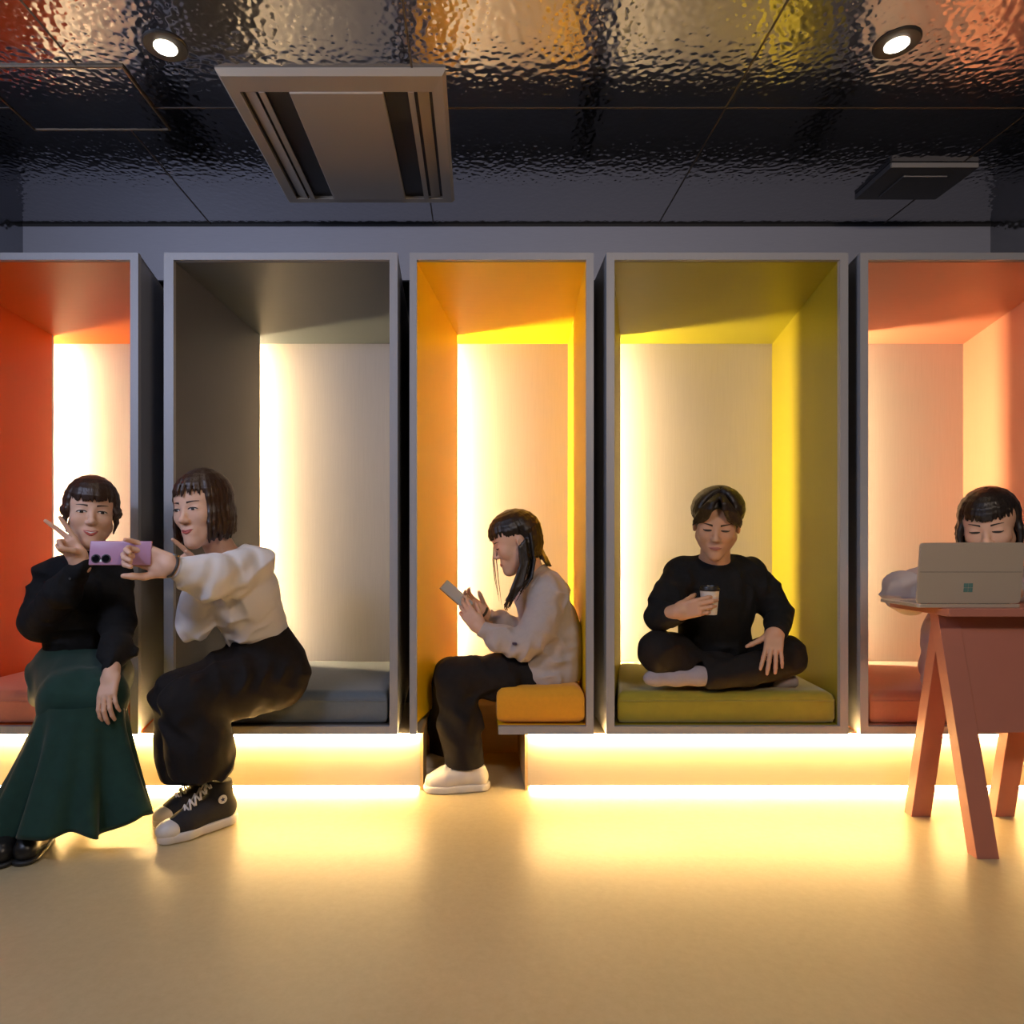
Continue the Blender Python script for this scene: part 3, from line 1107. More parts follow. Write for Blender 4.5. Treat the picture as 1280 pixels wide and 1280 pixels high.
def person_finish(o, label, group=None):
    return tag(o, label, 'person', group)
FAST = False
VB = 0.0034          # body voxel
VC = 0.0045          # cloth voxel
M_black_knit = mat('black_knit', (0.010, 0.010, 0.011), 0.9, noise=0.3, nscale=70, spec=.2, bump=0.15, bscale=220, bdist=0.002)
M_black_cloth = mat('black_trouser_cloth', (0.012, 0.010, 0.010), 0.85, noise=0.3, nscale=40, spec=.2, bump=0.1, bscale=300, bdist=0.001)
M_green = mat('dark_green_suede', (0.010, 0.038, 0.028), 0.85, noise=0.25, nscale=30, sheen=0.12, spec=.25)
M_white = mat('white_blouse_cotton', (0.74, 0.71, 0.72), 0.8, noise=0.03, nscale=15, sheen=0.1)
M_grey = mat('grey_sweatshirt', (0.42, 0.36, 0.34), 0.9, noise=0.06, nscale=90, sheen=0.2)
M_lav = mat('lavender_grey_shirt', (0.40, 0.34, 0.33), 0.85, noise=0.05, nscale=30, sheen=0.1)
M_sock = mat('lilac_grey_sock', (0.36, 0.31, 0.33), 0.9, noise=0.1, nscale=120)
M_leather = mat('black_boot_leather', (0.012, 0.011, 0.011), 0.35)
M_metal = mat('steel', (0.6, 0.6, 0.6), 0.25, metal=1.0)


def fold_fn(amp, fr, seed, d=(1, .4, .7)):
    """shallow drapery creases: warped ridges in two directions"""
    d = np.asarray(d, float)
    d = d / np.linalg.norm(d)
    e = np.cross(d, [0.2, 0.9, 0.3])
    e = e / np.linalg.norm(e)
    fr = fr * 1.5
    def fn(g):
        u, v = g @ d, g @ e
        w1 = fr * u + 2.2 * np.sin(fr * .33 * v + seed) + 1.1 * np.sin(fr * .8 * v + 2 * seed)
        w2 = fr * .8 * v + 1.9 * np.sin(fr * .5 * u + seed * 2)
        gate = .5 + .5 * np.sin(fr * .21 * u + 1.7 * np.sin(fr * .27 * v + 3 * seed))
        return amp * 1.5 * gate * (np.abs(np.sin(w1 * .5)) * 1.6 - 1.0 + .5 * np.sin(w2))
    return fn


# ------------------------------------------------------------------ A: left, black jumper, green skirt, V sign
kA = 1.04
cA = P(114, 641, -0.25)
RA = rot_from((0.53, -0.85, -0.05), roll=math.radians(3))
f = Field(VB)
add_head(f, cA, RA, kA)
f.cone(cA + RA @ np.array([0, .012, -.06]) * kA, P(110, 705, -.16), .050, .058, k=.02)
hip = P(98, 812, -.06); chest = P(102, 745, -.13)
f.cone(hip, chest, .11, .11, k=.03)
f.cone(P(66, 716, -.14), P(148, 716, -.14), .045, .045, k=.03)
f.chain([P(64, 718, -.14), P(52, 785, -.20), P(100, 701, -.36)], [.04, .035, .025], k=.02)
wA = P(100, 701, -.36)
add_hand(f, wA, P(84, 676, -.38) - wA, (0.15, -1, 0.05), right=True, k=.92,
         curls=[(.05, .08, .05), (.05, .10, .05), (1.35, 1.5, .8), (1.35, 1.5, .8)], spread=(-.02, .42 - .75, -.05, -.12), thumb=(-.25, 1.0, .8))
f.chain([P(148, 718, -.14), P(152, 788, -.15), P(139, 842, -.39)], [.04, .035, .025], k=.02)
wA2 = P(139, 843, -.40)
add_hand(f, wA2, P(133, 872, -.45) - wA2, (0.2, .45, -1), right=False, k=.92, curls=[(.35, .45, .3)] * 4, thumb=(.35, .4, .2))
V, Q = f.mesh(1)
pA = qobj('person', V, Q, M_skin, base=P(98, 850, -.06))
person_finish(pA, 'smiling person in black turtleneck and dark green skirt making a V sign')
F_ = Face(V, cA, RA, kA, pA)
for s in (-1, 1):
    F_.eye(s, .45, smile=.6)
    F_.brow(s, M_hair_br, tilt=-.05)
F_.lips(M_lip, .024, smile=1.0, openm=1.0)
hf = hair_field(cA, RA, kA, .0036, strands=[
    (-100, -54, 9, 1.75, .035, .0085, .0), (54, 100, 9, 1.75, .035, .0085, .0),
    (-54, 54, 30, 1.50, 0, .0068, 0), (95, 265, 30, 1.8, .0, .009, 0)], seed=3)
for s in (-1, 1):
    hf.chain([cA + RA @ (np.array(q) * kA) for q in ((s * .074, -.035, .02), (s * .078, -.036, -.03), (s * .070, -.036, -.07))], [.009, .008, .003], k=.006)
fobj('hair', hf, M_hair_br, pA)
# jumper
f = Field(VC)
f.cone(P(98, 800, -.07), P(101, 752, -.12), .120, .125, k=.04)
f.ell(P(103, 742, -.13), (.145, .105, .16), k=.04)
f.cone(P(72, 718, -.14), P(140, 718, -.14), .058, .058, k=.05)
f.chain([P(66, 722, -.14), P(51, 775, -.19)], [.066, .074], k=.03, fold=(0.0016, 78, 1))
f.chain([P(52, 778, -.20), P(80, 738, -.31), P(101, 706, -.352)], [.070, .058, .034], k=.02, fold=(0.0016, 78, 2))
f.chain([P(146, 722, -.14), P(147, 778, -.15), P(145, 813, -.28), P(140, 836, -.375)], [.058, .060, .056, .036], k=.03, fold=(0.0016, 78, 3))
f.cone(P(112, 702, -.165), P(113, 686, -.20), .062, .056, k=.02)
f.fn(fold_fn(.0050, 44, 1.0))
f.cut(P(99, 699.5, -.356), P(90, 684, -.37) - P(100, 701, -.36), .06)
f.cut(P(139.5, 845, -.395), P(137, 858, -.43) - P(140, 842, -.39), .07)
f.cut(P(113, 684, -.205), (0.03, -.25, 1), .09)
fobj('jumper', f, M_black_knit, pA)
b = MB()
for py in (709.5, 716, 722.5):
    u_ = (py - 706) / 32
    c = P(104 - 14 * u_, py, -.352 + .042 * u_) - np.array([0, .031 + .024 * u_, 0])
    b.lathe([(.0035, -.001), (.0045, 0), (.0035, .001)], c, 12, np.array([[1, 0, 0], [0, 0, 1], [0, -1, 0]]))
b.build('cuff_buttons', mat('button_dark', (0.05, 0.05, 0.05), .3), pA)
# skirt: lap and a flared, fluted lower part
f = Field(.0055)
f.cone(P(98, 800, -.07), P(99, 838, -.05), .105, .165, k=.05)
f.chain([P(82, 846, -.06), P(84, 872, -.38)], [.125, .080], k=.05)
f.chain([P(122, 846, -.06), P(127, 870, -.36)], [.125, .078], k=.05)
f.cone(P(84, 874, -.385), P(88, 905, -.385), .078, .07, k=.05)
f.cone(P(127, 872, -.365), P(124, 905, -.375), .076, .068, k=.05)
f.cone(P(95, 852, -.1), P(104, 872, -.33), .12, .085, k=.06)
f.cut((-1.45, -.02, .395), (0, 0, -1), .30)
f.fn(fold_fn(.0060, 36, 2.0, (1, .2, .3)))
V, Q = f.mesh(2)
nv = len(V)
vs, fs = [], []
NA, NR = 180, 26
c0, c1 = P(105, 876, -.37), P(86, 1017, -.43)
for j in range(NR):
    t = j / (NR - 1)
    cc = lerp(c0, c1, t)
    rx = lerp(.137, .252, t ** 1.35); ry = lerp(.112, .170, t ** 1.2)
    for i in range(NA):
        a = 2 * PI * i / NA
        fl = t ** 1.1 * (.12 * math.cos(5 * a + .9) + .13 * math.cos(9 * a + 2.0) + .07 * math.cos(14 * a)) + .03 * math.sin(PI * t) * math.cos(11 * a + 1)
        x = rx * (1 + fl) * math.cos(a); y = ry * (1 + fl) * math.sin(a)
        dz = t * (.018 * math.cos(5 * a + .9) + .012 * math.cos(8 * a + 2.0))
        vs.append(cc + np.array([x, y, dz - .01 * t]))
for j in range(NR - 1):
    for i in range(NA):
        i2 = (i + 1) % NA
        fs.append((j * NA + i, (j + 1) * NA + i, (j + 1) * NA + i2, j * NA + i2))
# inside layer closes the cloth at the hem
n0 = len(vs)
for q in range(2):
    for i in range(NA):
        v = np.array(vs[(NR - 1) * NA + i if q == 0 else 12 * NA + i])
        cc = c1 if q == 0 else lerp(c0, c1, 12 / (NR - 1))
        w = v - cc
        vs.append(cc + w * np.array([.972, .972, 1]) + np.array([0, 0, .002]))
for i in range(NA):
    i2 = (i + 1) % NA
    fs.append(((NR - 1) * NA + i, n0 + i, n0 + i2, (NR - 1) * NA + i2))
    fs.append((n0 + i, n0 + NA + i, n0 + NA + i2, n0 + i2))
qobj('skirt', np.concatenate([V, np.array(vs)]), np.concatenate([Q, np.array(fs) + nv]), M_green, pA)
# ankle boots
for (hx, tx, yy) in ((16, 2, -.45), (50, 33, -.43)):
    f = Field(.0045)
    s_ = scale_at(yy)
    h = P(hx, 0, yy); h[2] = .05
    tpt = P(tx, 0, yy - .13); tpt[2] = .04
    mid = (h + tpt) / 2
    f.cone(h, h + np.array([.02, .03, .14]), .045, .045, k=.02)
    f.chain([h - np.array([0, 0, .005]), mid, tpt], [.042, .042, .036], k=.02)
    f.cut((0, 0, .008) * np.array([1, 1, 1]) + np.array([h[0], h[1], 0]), (0, 0, -1), .4)
    bt = fobj('boot', f, M_leather, pA)
    f = Field(.004)
    f.chain([h - np.array([0, 0, .036]), mid - np.array([0, 0, .03]), tpt - np.array([0, 0, .026])], [.046, .044, .040], k=.01)
    f.cut(np.array([h[0], h[1], .016]), (0, 0, 1), .4)
    f.cut(np.array([h[0], h[1], .001]), (0, 0, -1), .4)
    fobj('boot_sole', f, mat('boot_sole', (0.01, 0.01, 0.01), .6), bt)

# ------------------------------------------------------------------ B: white blouse, black trousers, holding out the phone
kB = 1.10
cB = P(253, 636, -0.27)
RB = rot_from((-0.27, -0.95, -0.12), roll=math.radians(-5))
f = Field(VB)
add_head(f, cB, RB, kB)
f.cone(cB + RB @ np.array([0, .015, -.06]) * kB, P(283, 700, -.18), .050, .056, k=.02)
f.cone(P(330, 815, -.03), P(300, 735, -.15), .085, .09, k=.03)
f.cone(P(258, 708, -.15), P(318, 702, -.20), .045, .045, k=.03)
wB = P(216, 709, -.53)
f.chain([P(318, 704, -.20), P(275, 722, -.36), wB], [.042, .037, .025], k=.02)
phB = P(154, 692, -.56)
add_hand(f, wB, np.array([-1, -.10, .42]), (-.15, -1, .0), right=False, k=1.12,
         curls=[(.75, 1.3, .8), (.75, 1.3, .8), (.65, 1.15, .7), (.2, .55, .3)], spread=(.1, .02, -.05, -.10), thumb=(.60, .25, .25), heel=P(232, 714, -.485))
f.chain([P(257, 710, -.15), P(244, 780, -.21), P(252, 712, -.305)], [.04, .035, .025], k=.02)
wB2 = P(252, 711, -.31)
add_hand(f, wB2, P(232, 688, -.40) - wB2, (-.5, -.6, -.3), right=True, k=.92,
         curls=[(.05, .08, .05), (.02, .06, .05), (1.3, 1.4, .8), (1.3, 1.4, .8)], spread=(.34, -.30, -.05, -.12), thumb=(-.2, 1.0, .8))
V, Q = f.mesh(1)
pB = qobj('person', V, Q, M_skin, base=P(345, 850, -.04))
person_finish(pB, 'person with a dark bob, white blouse and black trousers, holding out a phone')
F_ = Face(V, cB, RB, kB, pB)
for s in (-1, 1):
    F_.eye(s, .42, smile=.6)
    F_.brow(s, M_hair_br, tilt=-.05)
F_.lips(M_lip, .022, smile=.9)
hf = hair_field(cB, RB, kB, .0038, part=(.012, -.01), strands=[
    (52, 180, 40, 1.85, .115, .0080, .006), (180, 304, 34, 1.85, .115, .0080, .006),
    (-56, 50, 20, 1.46, 0, .0050, 0), (60, 175, 16, 1.95, .095, .008, -.012)], seed=5)
fobj('hair', hf, M_hair_br, pB)
# blouse
f = Field(VC)
f.cone(P(322, 792, -.04), P(305, 748, -.13), .118, .132, k=.05, fold=(0.0016, 65, 1))
f.ell(P(297, 730, -.16), (.135, .11, .125), k=.05)
f.cone(P(266, 712, -.16), P(316, 704, -.20), .055, .062, k=.05)
f.chain([P(260, 714, -.15), P(246, 762, -.19), P(243, 778, -.21)], [.055, .062, .060], k=.03, fold=(0.0021, 65, 3))
f.chain([P(243, 778, -.21), P(247, 748, -.26), P(252, 720, -.295)], [.060, .056, .036], k=.02, fold=(0.0021, 65, 4))
f.cut(P(252, 715, -.30), P(232, 688, -.36) - P(252, 715, -.30), .06)
f.chain([P(318, 706, -.21), P(290, 718, -.31), P(262, 722, -.41), P(238, 716, -.475), P(228, 713, -.50)], [.072, .076, .078, .052, .036], k=.025, fold=(0.0024, 59, 2))
f.cone(P(227, 713, -.505), P(218, 710, -.525), .040, .038, k=.006)
f.cone(P(281, 699, -.185), P(278, 692, -.195), .064, .060, k=.015)
f.fn(fold_fn(.0064, 46, 4.0, (.8, .3, -.6)))
f.cut(P(219.5, 711, -.523), P(200, 704, -.54) - P(238, 716, -.475), .07)
f.cut(P(277, 690, -.197), (-.25, -.15, 1), .085)
fobj('blouse', f, M_white, pB)
# wristwatch
wc = P(220, 710, -.525)
d = P(205, 705, -.54) - P(238, 716, -.475); d /= np.linalg.norm(d)
u = np.cross(d, (0, 0, 1)); u /= np.linalg.norm(u); v = np.cross(u, d)
t = MB()
t.tube([wc + d * .014 + .0335 * (math.cos(a) * u + math.sin(a) * v) for a in np.linspace(0, 2 * PI, 25)[:-1]], .0045, 8, closed=True)
wt = t.build('wristwatch', mat('watch_strap', (0.03, 0.02, 0.015), .5), pB, smooth=True)
MB().lathe([(.013, 0), (.015, .003), (.013, .008)], wc + d * .014 + .032 * v, 20, np.stack([u, -d, v], 1)).build('watch_face', M_metal, wt)
# trousers
f = Field(.005)
f.cone(P(321, 794, -.05), P(338, 832, -.03), .118, .145, k=.04)
f.cone(P(292, 838, -.10), P(330, 838, -.04), .10, .12, k=.04)
f.chain([P(345, 848, -.06), P(290, 862, -.22), P(236, 878, -.37)], [.125, .105, .090], k=.04, fold=(0.0016, 46, 1))
f.chain([P(345, 840, .06), P(280, 852, -.10), P(222, 868, -.25)], [.115, .10, .088], k=.04, fold=(0.0016, 46, 2))
f.chain([P(236, 880, -.37), P(249, 930, -.355), P(255, 975, -.34)], [.092, .108, .108], k=.03, fold=(0.0016, 39, 3))
f.cut(P(252, 966, -.34), (-.08, 0, -1), .19)
f.chain([P(222, 870, -.25), P(231, 930, -.24), P(238, 980, -.23)], [.088, .100, .102], k=.02, fold=(0.0016, 39, 4))
f.fn(fold_fn(.0050, 46, 3.0, (1, .5, .12)))
f.cut(P(236, 970, -.23), (-.08, 0, -1), .17)
f.cut(P(320, 789, -.05), (-.12, -.1, 1), .2)
f.cut((P(345, 0, 0)[0], .05, .395), (0, 0, -1), .16)
fobj('trousers', f, M_black_cloth, pB, smooth=2)


def canvas_shoe(parent, heel, toe, k, lift):
    """high-top: heel and toe are points on the sole's underside"""
    heel, toe = np.asarray(heel, float), np.asarray(toe, float)
    y = toe - heel
    L = np.linalg.norm(y); y /= L
    z = np.array([0, 0, 1.0]); x = np.cross(y, z); x /= np.linalg.norm(x); z = np.cross(x, y)
    R = np.stack([x, y, z], 1)
    def W(a, b, c): return heel + x * a * k + y * b * L + z * c * k
    M_canvas = mat('black_canvas', (0.014, 0.012, 0.012), .85, noise=.3, nscale=80)
    M_rubber = mat('white_rubber', (0.68, 0.62, 0.56), .5)
    f = Field(.0034)
    f.chain([W(0, .10, .055), W(0, .35, .060), W(0, .62, .045), W(0, .88, .035)], [.036 * k, .037 * k, .038 * k, .032 * k], k=.03)
    f.cone(W(0, .14, .06), W(0, .17, .145), .037 * k, .039 * k, k=.02)
    f.cut(W(0, .17, .15), z * .98 - y * .15, .1)
    f.cut(W(0, .5, .012), -z, .3)
    up = fobj('shoe_upper', f, M_canvas, parent)
    f = Field(.003)
    f.chain([W(0, .09, .018), W(0, .35, .018), W(0, .68, .018), W(0, .90, .018)], [.038 * k, .036 * k, .043 * k, .037 * k], k=.02)
    f.cut(W(0, .5, .030), z, .4)
    f.cut(W(0, .5, .001), -z, .4)
    fobj('rubber_sole', f, M_rubber, up)
    f = Field(.003)
    f.ell(W(0, .86, .036), np.array([.0395 * k, .23 * L, .032 * k]), R, k=.01)
    f.cut(W(0, .80, .03), -y, .3)
    f.cut(W(0, .5, .010), -z, .3)
    fobj('toe_cap', f, M_rubber, up)
    lace = MB()
    n = 6
    for i in range(n):
        t = i / (n - 1)
        b = lerp(.70, .33, t)
        zc = lerp(.080, .146, t ** 1.1)
        wd = lerp(.020, .024, t)
        b2 = b - .06
        z2 = lerp(.080, .146, min(1.15, (i + 1) / (n - 1)) ** 1.1)
        for s in (-1, 1):
            lace.tube([W(-s * wd, b, zc - .010), W(0, (b + b2) / 2 + .01, (zc + z2) / 2 + .012), W(s * wd, b2, z2 - .010)], .0032 * k, 6)
    lace.build('laces', mat('lace_white', (0.72, 0.66, 0.62), .8), up, smooth=True)
    # round ankle badge with a star, on the side towards the camera
    s = -1 if x[1] > 0 else 1
    nrm = x * s
    c = W(s * .0425, .20, .098)
    u = y; v = z
    bd = MB()
    bd.lathe([(.013 * k, -.002), (.014 * k, .001), (.0135 * k, .003)], c, 20, np.stack([u, v, nrm], 1) if np.linalg.det(np.stack([u, v, nrm], 1)) > 0 else np.stack([v, u, nrm], 1))
    bdo = bd.build('ankle_badge', mat('badge_white', (0.75, 0.72, 0.68), .5), up)
    st = []
    for i in range(10):
        r = (.008 if i % 2 == 0 else .0035) * k
        a = PI / 2 + i * PI / 5
        st.append(c + nrm * .0032 + u * r * math.cos(a) + v * r * math.sin(a))
    MB().prism(st, nrm * .0008).build('badge_star', mat('badge_blue', (0.02, 0.03, 0.10), .5), bdo)
    return up


canvas_shoe(pB, np.array([*P(290, 0, -.28)[:2], 0.008]), np.array([*P(203, 0, -.435)[:2], 0.0]), 1.10, 0)
canvas_shoe(pB, np.array([*P(268, 0, -.17)[:2], 0.008]), np.array([*P(198, 0, -.31)[:2], 0.0]), 1.05, 0)

# ------------------------------------------------------------------ C: grey sweatshirt, reading a phone in the yellow booth
kC = 1.04
cC = P(644, 677, 0.17)
RC = rot_from((-1, -0.10, -0.42), roll=0)
f = Field(VB)
add_head(f, cC, RC, kC)
f.cone(cC + RC @ np.array([0, .02, -.06]) * kC, P(668, 722, .20), .048, .055, k=.02)
f.cone(P(690, 830, .22), P(676, 745, .21), .095, .10, k=.03)
f.cone(P(684, 738, .12), P(680, 738, .30), .045, .045, k=.03)
wC = P(599, 784, .07)
f.chain([P(684, 740, .12), P(657, 808, .06), wC], [.04, .036, .024], k=.02)
add_hand(f, wC, P(574, 754, .12) - wC, (-.15, .85, .35), right=False, k=.95,
         curls=[(.30, .45, .25), (.35, .5, .3), (.4, .6, .3), (.5, .6, .3)], thumb=(.25, .5, .1))
wC2 = P(606, 768, .24)
f.chain([P(678, 742, .30), P(655, 800, .33), wC2], [.04, .036, .024], k=.02)
add_hand(f, wC2, P(580, 748, .20) - wC2, (-.1, -.8, .5), right=True, k=.95, curls=[(.35, .5, .3)] * 4, thumb=(.3, .5, .1))
V, Q = f.mesh(1)
pC = qobj('person', V, Q, M_skin, base=P(690, 850, .22))
person_finish(pC, 'long-haired person in grey sweatshirt sitting sideways in the yellow booth, looking down at a phone')
F_ = Face(V, cC, RC, kC, pC)
for s in (-1, 1):
    F_.eye(s, .15)
    F_.brow(s, M_hair_bk)
F_.lips(M_lip2, .020)
hf = hair_field(cC, RC, kC, .0038, strands=[
    (108, 180, 26, 1.9, .10, .009, 0), (180, 262, 26, 1.9, .14, .009, .0),
    (-66, 66, 34, 1.50, 0, .0066, 0), (58, 100, 9, 1.62, 0, .008, 0)], seed=8)
rng = random.Random(4)
# lengths that fall forward over the near shoulder and a few by the cheek
for i in range(34):
    t = rng.random()
    dy = rng.uniform(-.015, .035)
    a = P(lerp(649, 664, t), lerp(684, 666, t), .085 + dy)
    m1 = P(lerp(651, 669, t), lerp(706, 700, t), .080 + dy)
    b = P(lerp(640, 664, t) + rng.uniform(-2, 2), lerp(738, 722, t), .068 + dy)
    e = P(lerp(627, 650, t) + rng.uniform(-4, 4), lerp(764, 738, t) + rng.uniform(-7, 7), .062 + dy)
    hf.chain([a, m1, b, e], [.006, .0065, .0055, .0018], k=.0025)
for i in range(10):
    hf.chain([P(668 + rng.uniform(-4, 2), 672, .17), P(678 + i * .5, 697, .17 + .01 * i), P(684 + i * .6, 708, .16 + .01 * i)], [.009, .007, .003], k=.004)
fobj('hair', hf, M_hair_bk, pC)
t = MB()
for x0, y1, Yq in ((616.5, 744, .16), (618, 752, .17), (621, 756, .15)):
    t.tube([P(x0 + 1, 676, Yq), P(x0 - .5, 700, Yq), P(x0 + 2, 724, Yq), P(x0 + 6, y1, Yq)], [.002, .0022, .0018, .0006], 6)
t.build('loose_strands', M_hair_bk, pC, smooth=True)
# sweatshirt
f = Field(VC)
f.cone(P(676, 840, .17), P(688, 820, .19), .115, .12, k=.05)
f.chain([P(692, 838, .20), P(690, 795, .22), P(677, 745, .22)], [.120, .122, .120], k=.05, fold=(0.0016, 52, 1))
f.cone(P(680, 740, .13), P(676, 738, .31), .068, .068, k=.05)
f.chain([P(688, 742, .12), P(672, 785, .075), P(655, 806, .055)], [.076, .070, .066], k=.03, fold=(0.0021, 67, 2))
f.chain([P(655, 807, .055), P(628, 798, .06), P(608, 789, .068)], [.062, .052, .040], k=.02, fold=(0.0021, 78, 3))
f.cone(P(606, 788, .069), P(600, 784.5, .07), .036, .036, k=.006)
f.chain([P(680, 745, .31), P(655, 795, .33), P(625, 776, .27), P(612, 770, .245)], [.065, .058, .045, .036], k=.02, fold=(0.0021, 67, 4))
f.cone(P(671, 718, .20), P(667, 712, .20), .062, .058, k=.015)
f.fn(fold_fn(.0062, 50, 2.5, (.7, .4, .7)))
f.cut(P(600.5, 785, .07), P(590, 778, .07) - P(606, 788, .07), .06)
f.cut(P(611, 769.5, .244), P(590, 760, .23) - P(611, 769.5, .244), .06)
f.cut(P(666, 710, .20), (-.35, 0, 1), .085)
f.cut((.33, .2, P(0, 861, 0)[2]), (0, 0, -1), .3)
sw_ = fobj('sweatshirt', f, M_grey, pC)
em = P(643, 806, .0) ; em = P(643.5, 805, -.018)
MB().box(em[0] - .009, em[0] + .009, em[1] - .002, em[1] + .022, em[2] - .004, em[2] + .004).build('sleeve_emblem', mat('emblem_navy', (0.05, 0.03, 0.06), .7), sw_, bevel=.002)
# bracelet / watch on the far wrist
wc = P(603, 766, .235); d = P(580, 748, .20) - wC2; d /= np.linalg.norm(d)
u = np.cross(d, (0, 0, 1)); u /= np.linalg.norm(u); v = np.cross(u, d)
for q in (0.0,):
    t = MB(); t.tube([wc + .029 * (math.cos(a) * u + math.sin(a) * v) for a in np.linspace(0, 2 * PI, 25)[:-1]], .006, 8, closed=True)
    t.build('wristwatch', mat('watch_strap', (0.03, 0.02, 0.015), .5), pC, smooth=True)
# trousers
f = Field(.005)
f.cone(P(690, 835, .22), P(688, 846, .22), .105, .11, k=.04)
f.chain([P(680, 846, .16), P(625, 846, .12), P(570, 847, .10)], [.080, .090, .084], k=.04, fold=(0.0016, 46, 1))
f.chain([P(688, 846, .30), P(620, 845, .30), P(564, 845, .28)], [.092, .090, .080], k=.04, fold=(0.0016, 46, 2))
f.chain([P(570, 849, .10), P(575, 905, .075), P(581, 956, .06)], [.084, .088, .080], k=.03, fold=(0.0016, 39, 3))
f.chain([P(564, 847, .28), P(556, 905, .28), P(557, 950, .28)], [.080, .075, .066], k=.02, fold=(0.0016, 39, 4))
f.fn(fold_fn(.0050, 46, 1.0, (1, .5, .15)))
f.cut(P(578, 956, .06), (0.02, 0, -1), .125)
f.cut((.33, .22, P(0, 862, 0)[2]), (0, 0, -1), .235)
f.cut(P(557, 950, .28), (0.02, 0, -1), .095)
fobj('trousers', f, M_black_cloth, pC, smooth=2)


def white_sneaker(parent, heel, toe, k):
    heel, toe = np.asarray(heel, float), np.asarray(toe, float)
    y = toe - heel; L = np.linalg.norm(y); y /= L
    z = np.array([0, 0, 1.0]); x = np.cross(y, z); x /= np.linalg.norm(x); z = np.cross(x, y)
    def W(a, b, c): return heel + x * a * k + y * b * L + z * c * k
    M_wl = mat('white_leather', (0.70, 0.64, 0.57), .45, noise=.03, nscale=20)
    f = Field(.0034)
    f.chain([W(0, .13, .050), W(0, .40, .060), W(0, .66, .048), W(0, .86, .036)], [.036 * k, .038 * k, .041 * k, .036 * k], k=.03)
    f.cone(W(0, .15, .05), W(0, .19, .090), .036 * k, .037 * k, k=.02)
    f.ell(W(0, .20, .122), np.array([.030, .034, .03]) * k, k=.012, sub=True)
    f.cut(W(0, .18, .098), z * .95 - y * .05, .1)
    f.cut(W(0, .5, .012), -z, .3)
    up = fobj('shoe_upper', f, M_wl, parent)
    f = Field(.003)
    f.chain([W(0, .11, .016), W(0, .38, .016), W(0, .68, .016), W(0, .86, .016)], [.041 * k, .040 * k, .046 * k, .042 * k], k=.02)
    f.cut(W(0, .5, .028), z, .4)
    f.cut(W(0, .5, .001), -z, .4)
    fobj('rubber_sole', f, mat('white_sole', (0.72, 0.66, 0.58), .5), up)
    lace = MB()
    for i in range(4):
        b = lerp(.68, .44, i / 3); zc = lerp(.098, .116, i / 3)
        lace.tube([W(-.030, b, zc - .018), W(-.012, b - .01, zc - .002), W(.012, b - .01, zc - .002), W(.030, b, zc - .018)], .004 * k, 6)
    lace.build('laces', mat('lace_white', (0.72, 0.66, 0.62), .8), up, smooth=True)
    f = Field(.0036)
    f.cone(W(0, .18, .06), W(-.0, .19, .105), .027 * k, .026 * k)
    fobj('sock', f, mat('cream_sock', (0.62, 0.56, 0.40), .9), up)
    return up


white_sneaker(pC, np.array([*P(608, 0, .05)[:2], 0.0]), np.array([*P(532, 0, .02)[:2], 0.0]), 1.05)
white_sneaker(pC, np.array([*P(596, 0, .27)[:2], 0.0]), np.array([*P(528, 0, .24)[:2], 0.0]), 1.0)

# ------------------------------------------------------------------ D: man cross-legged with a paper cup
kD = 1.10
cD = P(896, 654, 0.06)
RD = rot_from((-0.36, -0.93, -0.38), roll=math.radians(4))
f = Field(VB)
add_head(f, cD, RD, kD, fem=False)
f.cone(cD + RD @ np.array([0, .015, -.055]) * kD, P(893, 712, .17), .056, .064, k=.02)
f.cone(P(893, 815, .28), P(893, 740, .20), .11, .12, k=.03)
f.cone(P(850, 712, .19), P(938, 712, .19), .05, .05, k=.03)
wD = P(847, 765, -.05)
f.chain([P(848, 714, .19), P(822, 768, .06), wD], [.045, .040, .029], k=.02)
cupc = P(887, 751, -.05)
add_hand(f, wD, np.array([.80, -.52, .28]), (.55, .83, .0), right=True, k=1.0,
         curls=[(.45, .65, .45), (.5, .7, .45), (.55, .75, .45), (.6, .8, .45)], spread=(.02, .0, -.02, -.05), thumb=(.25, 1.15, .0))
wD2 = P(969, 789, .03)
f.chain([P(940, 714, .19), P(974, 764, .17), wD2], [.045, .040, .029], k=.02)
add_hand(f, wD2, P(965, 826, -.045) - wD2, (.1, .55, -.8), right=False, k=1.0, curls=[(.15, .25, .15), (.18, .25, .15), (.2, .25, .15), (.22, .3, .2)],
         spread=(.12, .02, -.10, -.22), thumb=(.75, .1, -.1))
V, Q = f.mesh(1)
pD = qobj('person', V, Q, M_skin_m, base=P(893, 858, .25))
person_finish(pD, 'short-haired man in black sweater and trousers sitting cross-legged in the green booth')
F_ = Face(V, cD, RD, kD, pD)
for s in (-1, 1):
    F_.eye(s, .2)
    F_.brow(s, M_hair_bk, dz=-.004, tilt=-.02, thick=1.25)
F_.lips(M_lip2, .022)
hf = hair_field(cD, RD, kD, .0038, part=(.004, -.03), puff=.011, strands=[
    (-105, -48, 22, 1.62, 0, .0085, 0), (48, 105, 22, 1.62, 0, .0085, 0), (100, 260, 46, 1.80, 0, .009, 0)], seed=12)
rng = random.Random(9)
hf.ell(cD + RD @ (np.array((.002, -.118, .050)) * kD), np.array([.030, .07, .040]) * kD, RD, k=.01, sub=True)
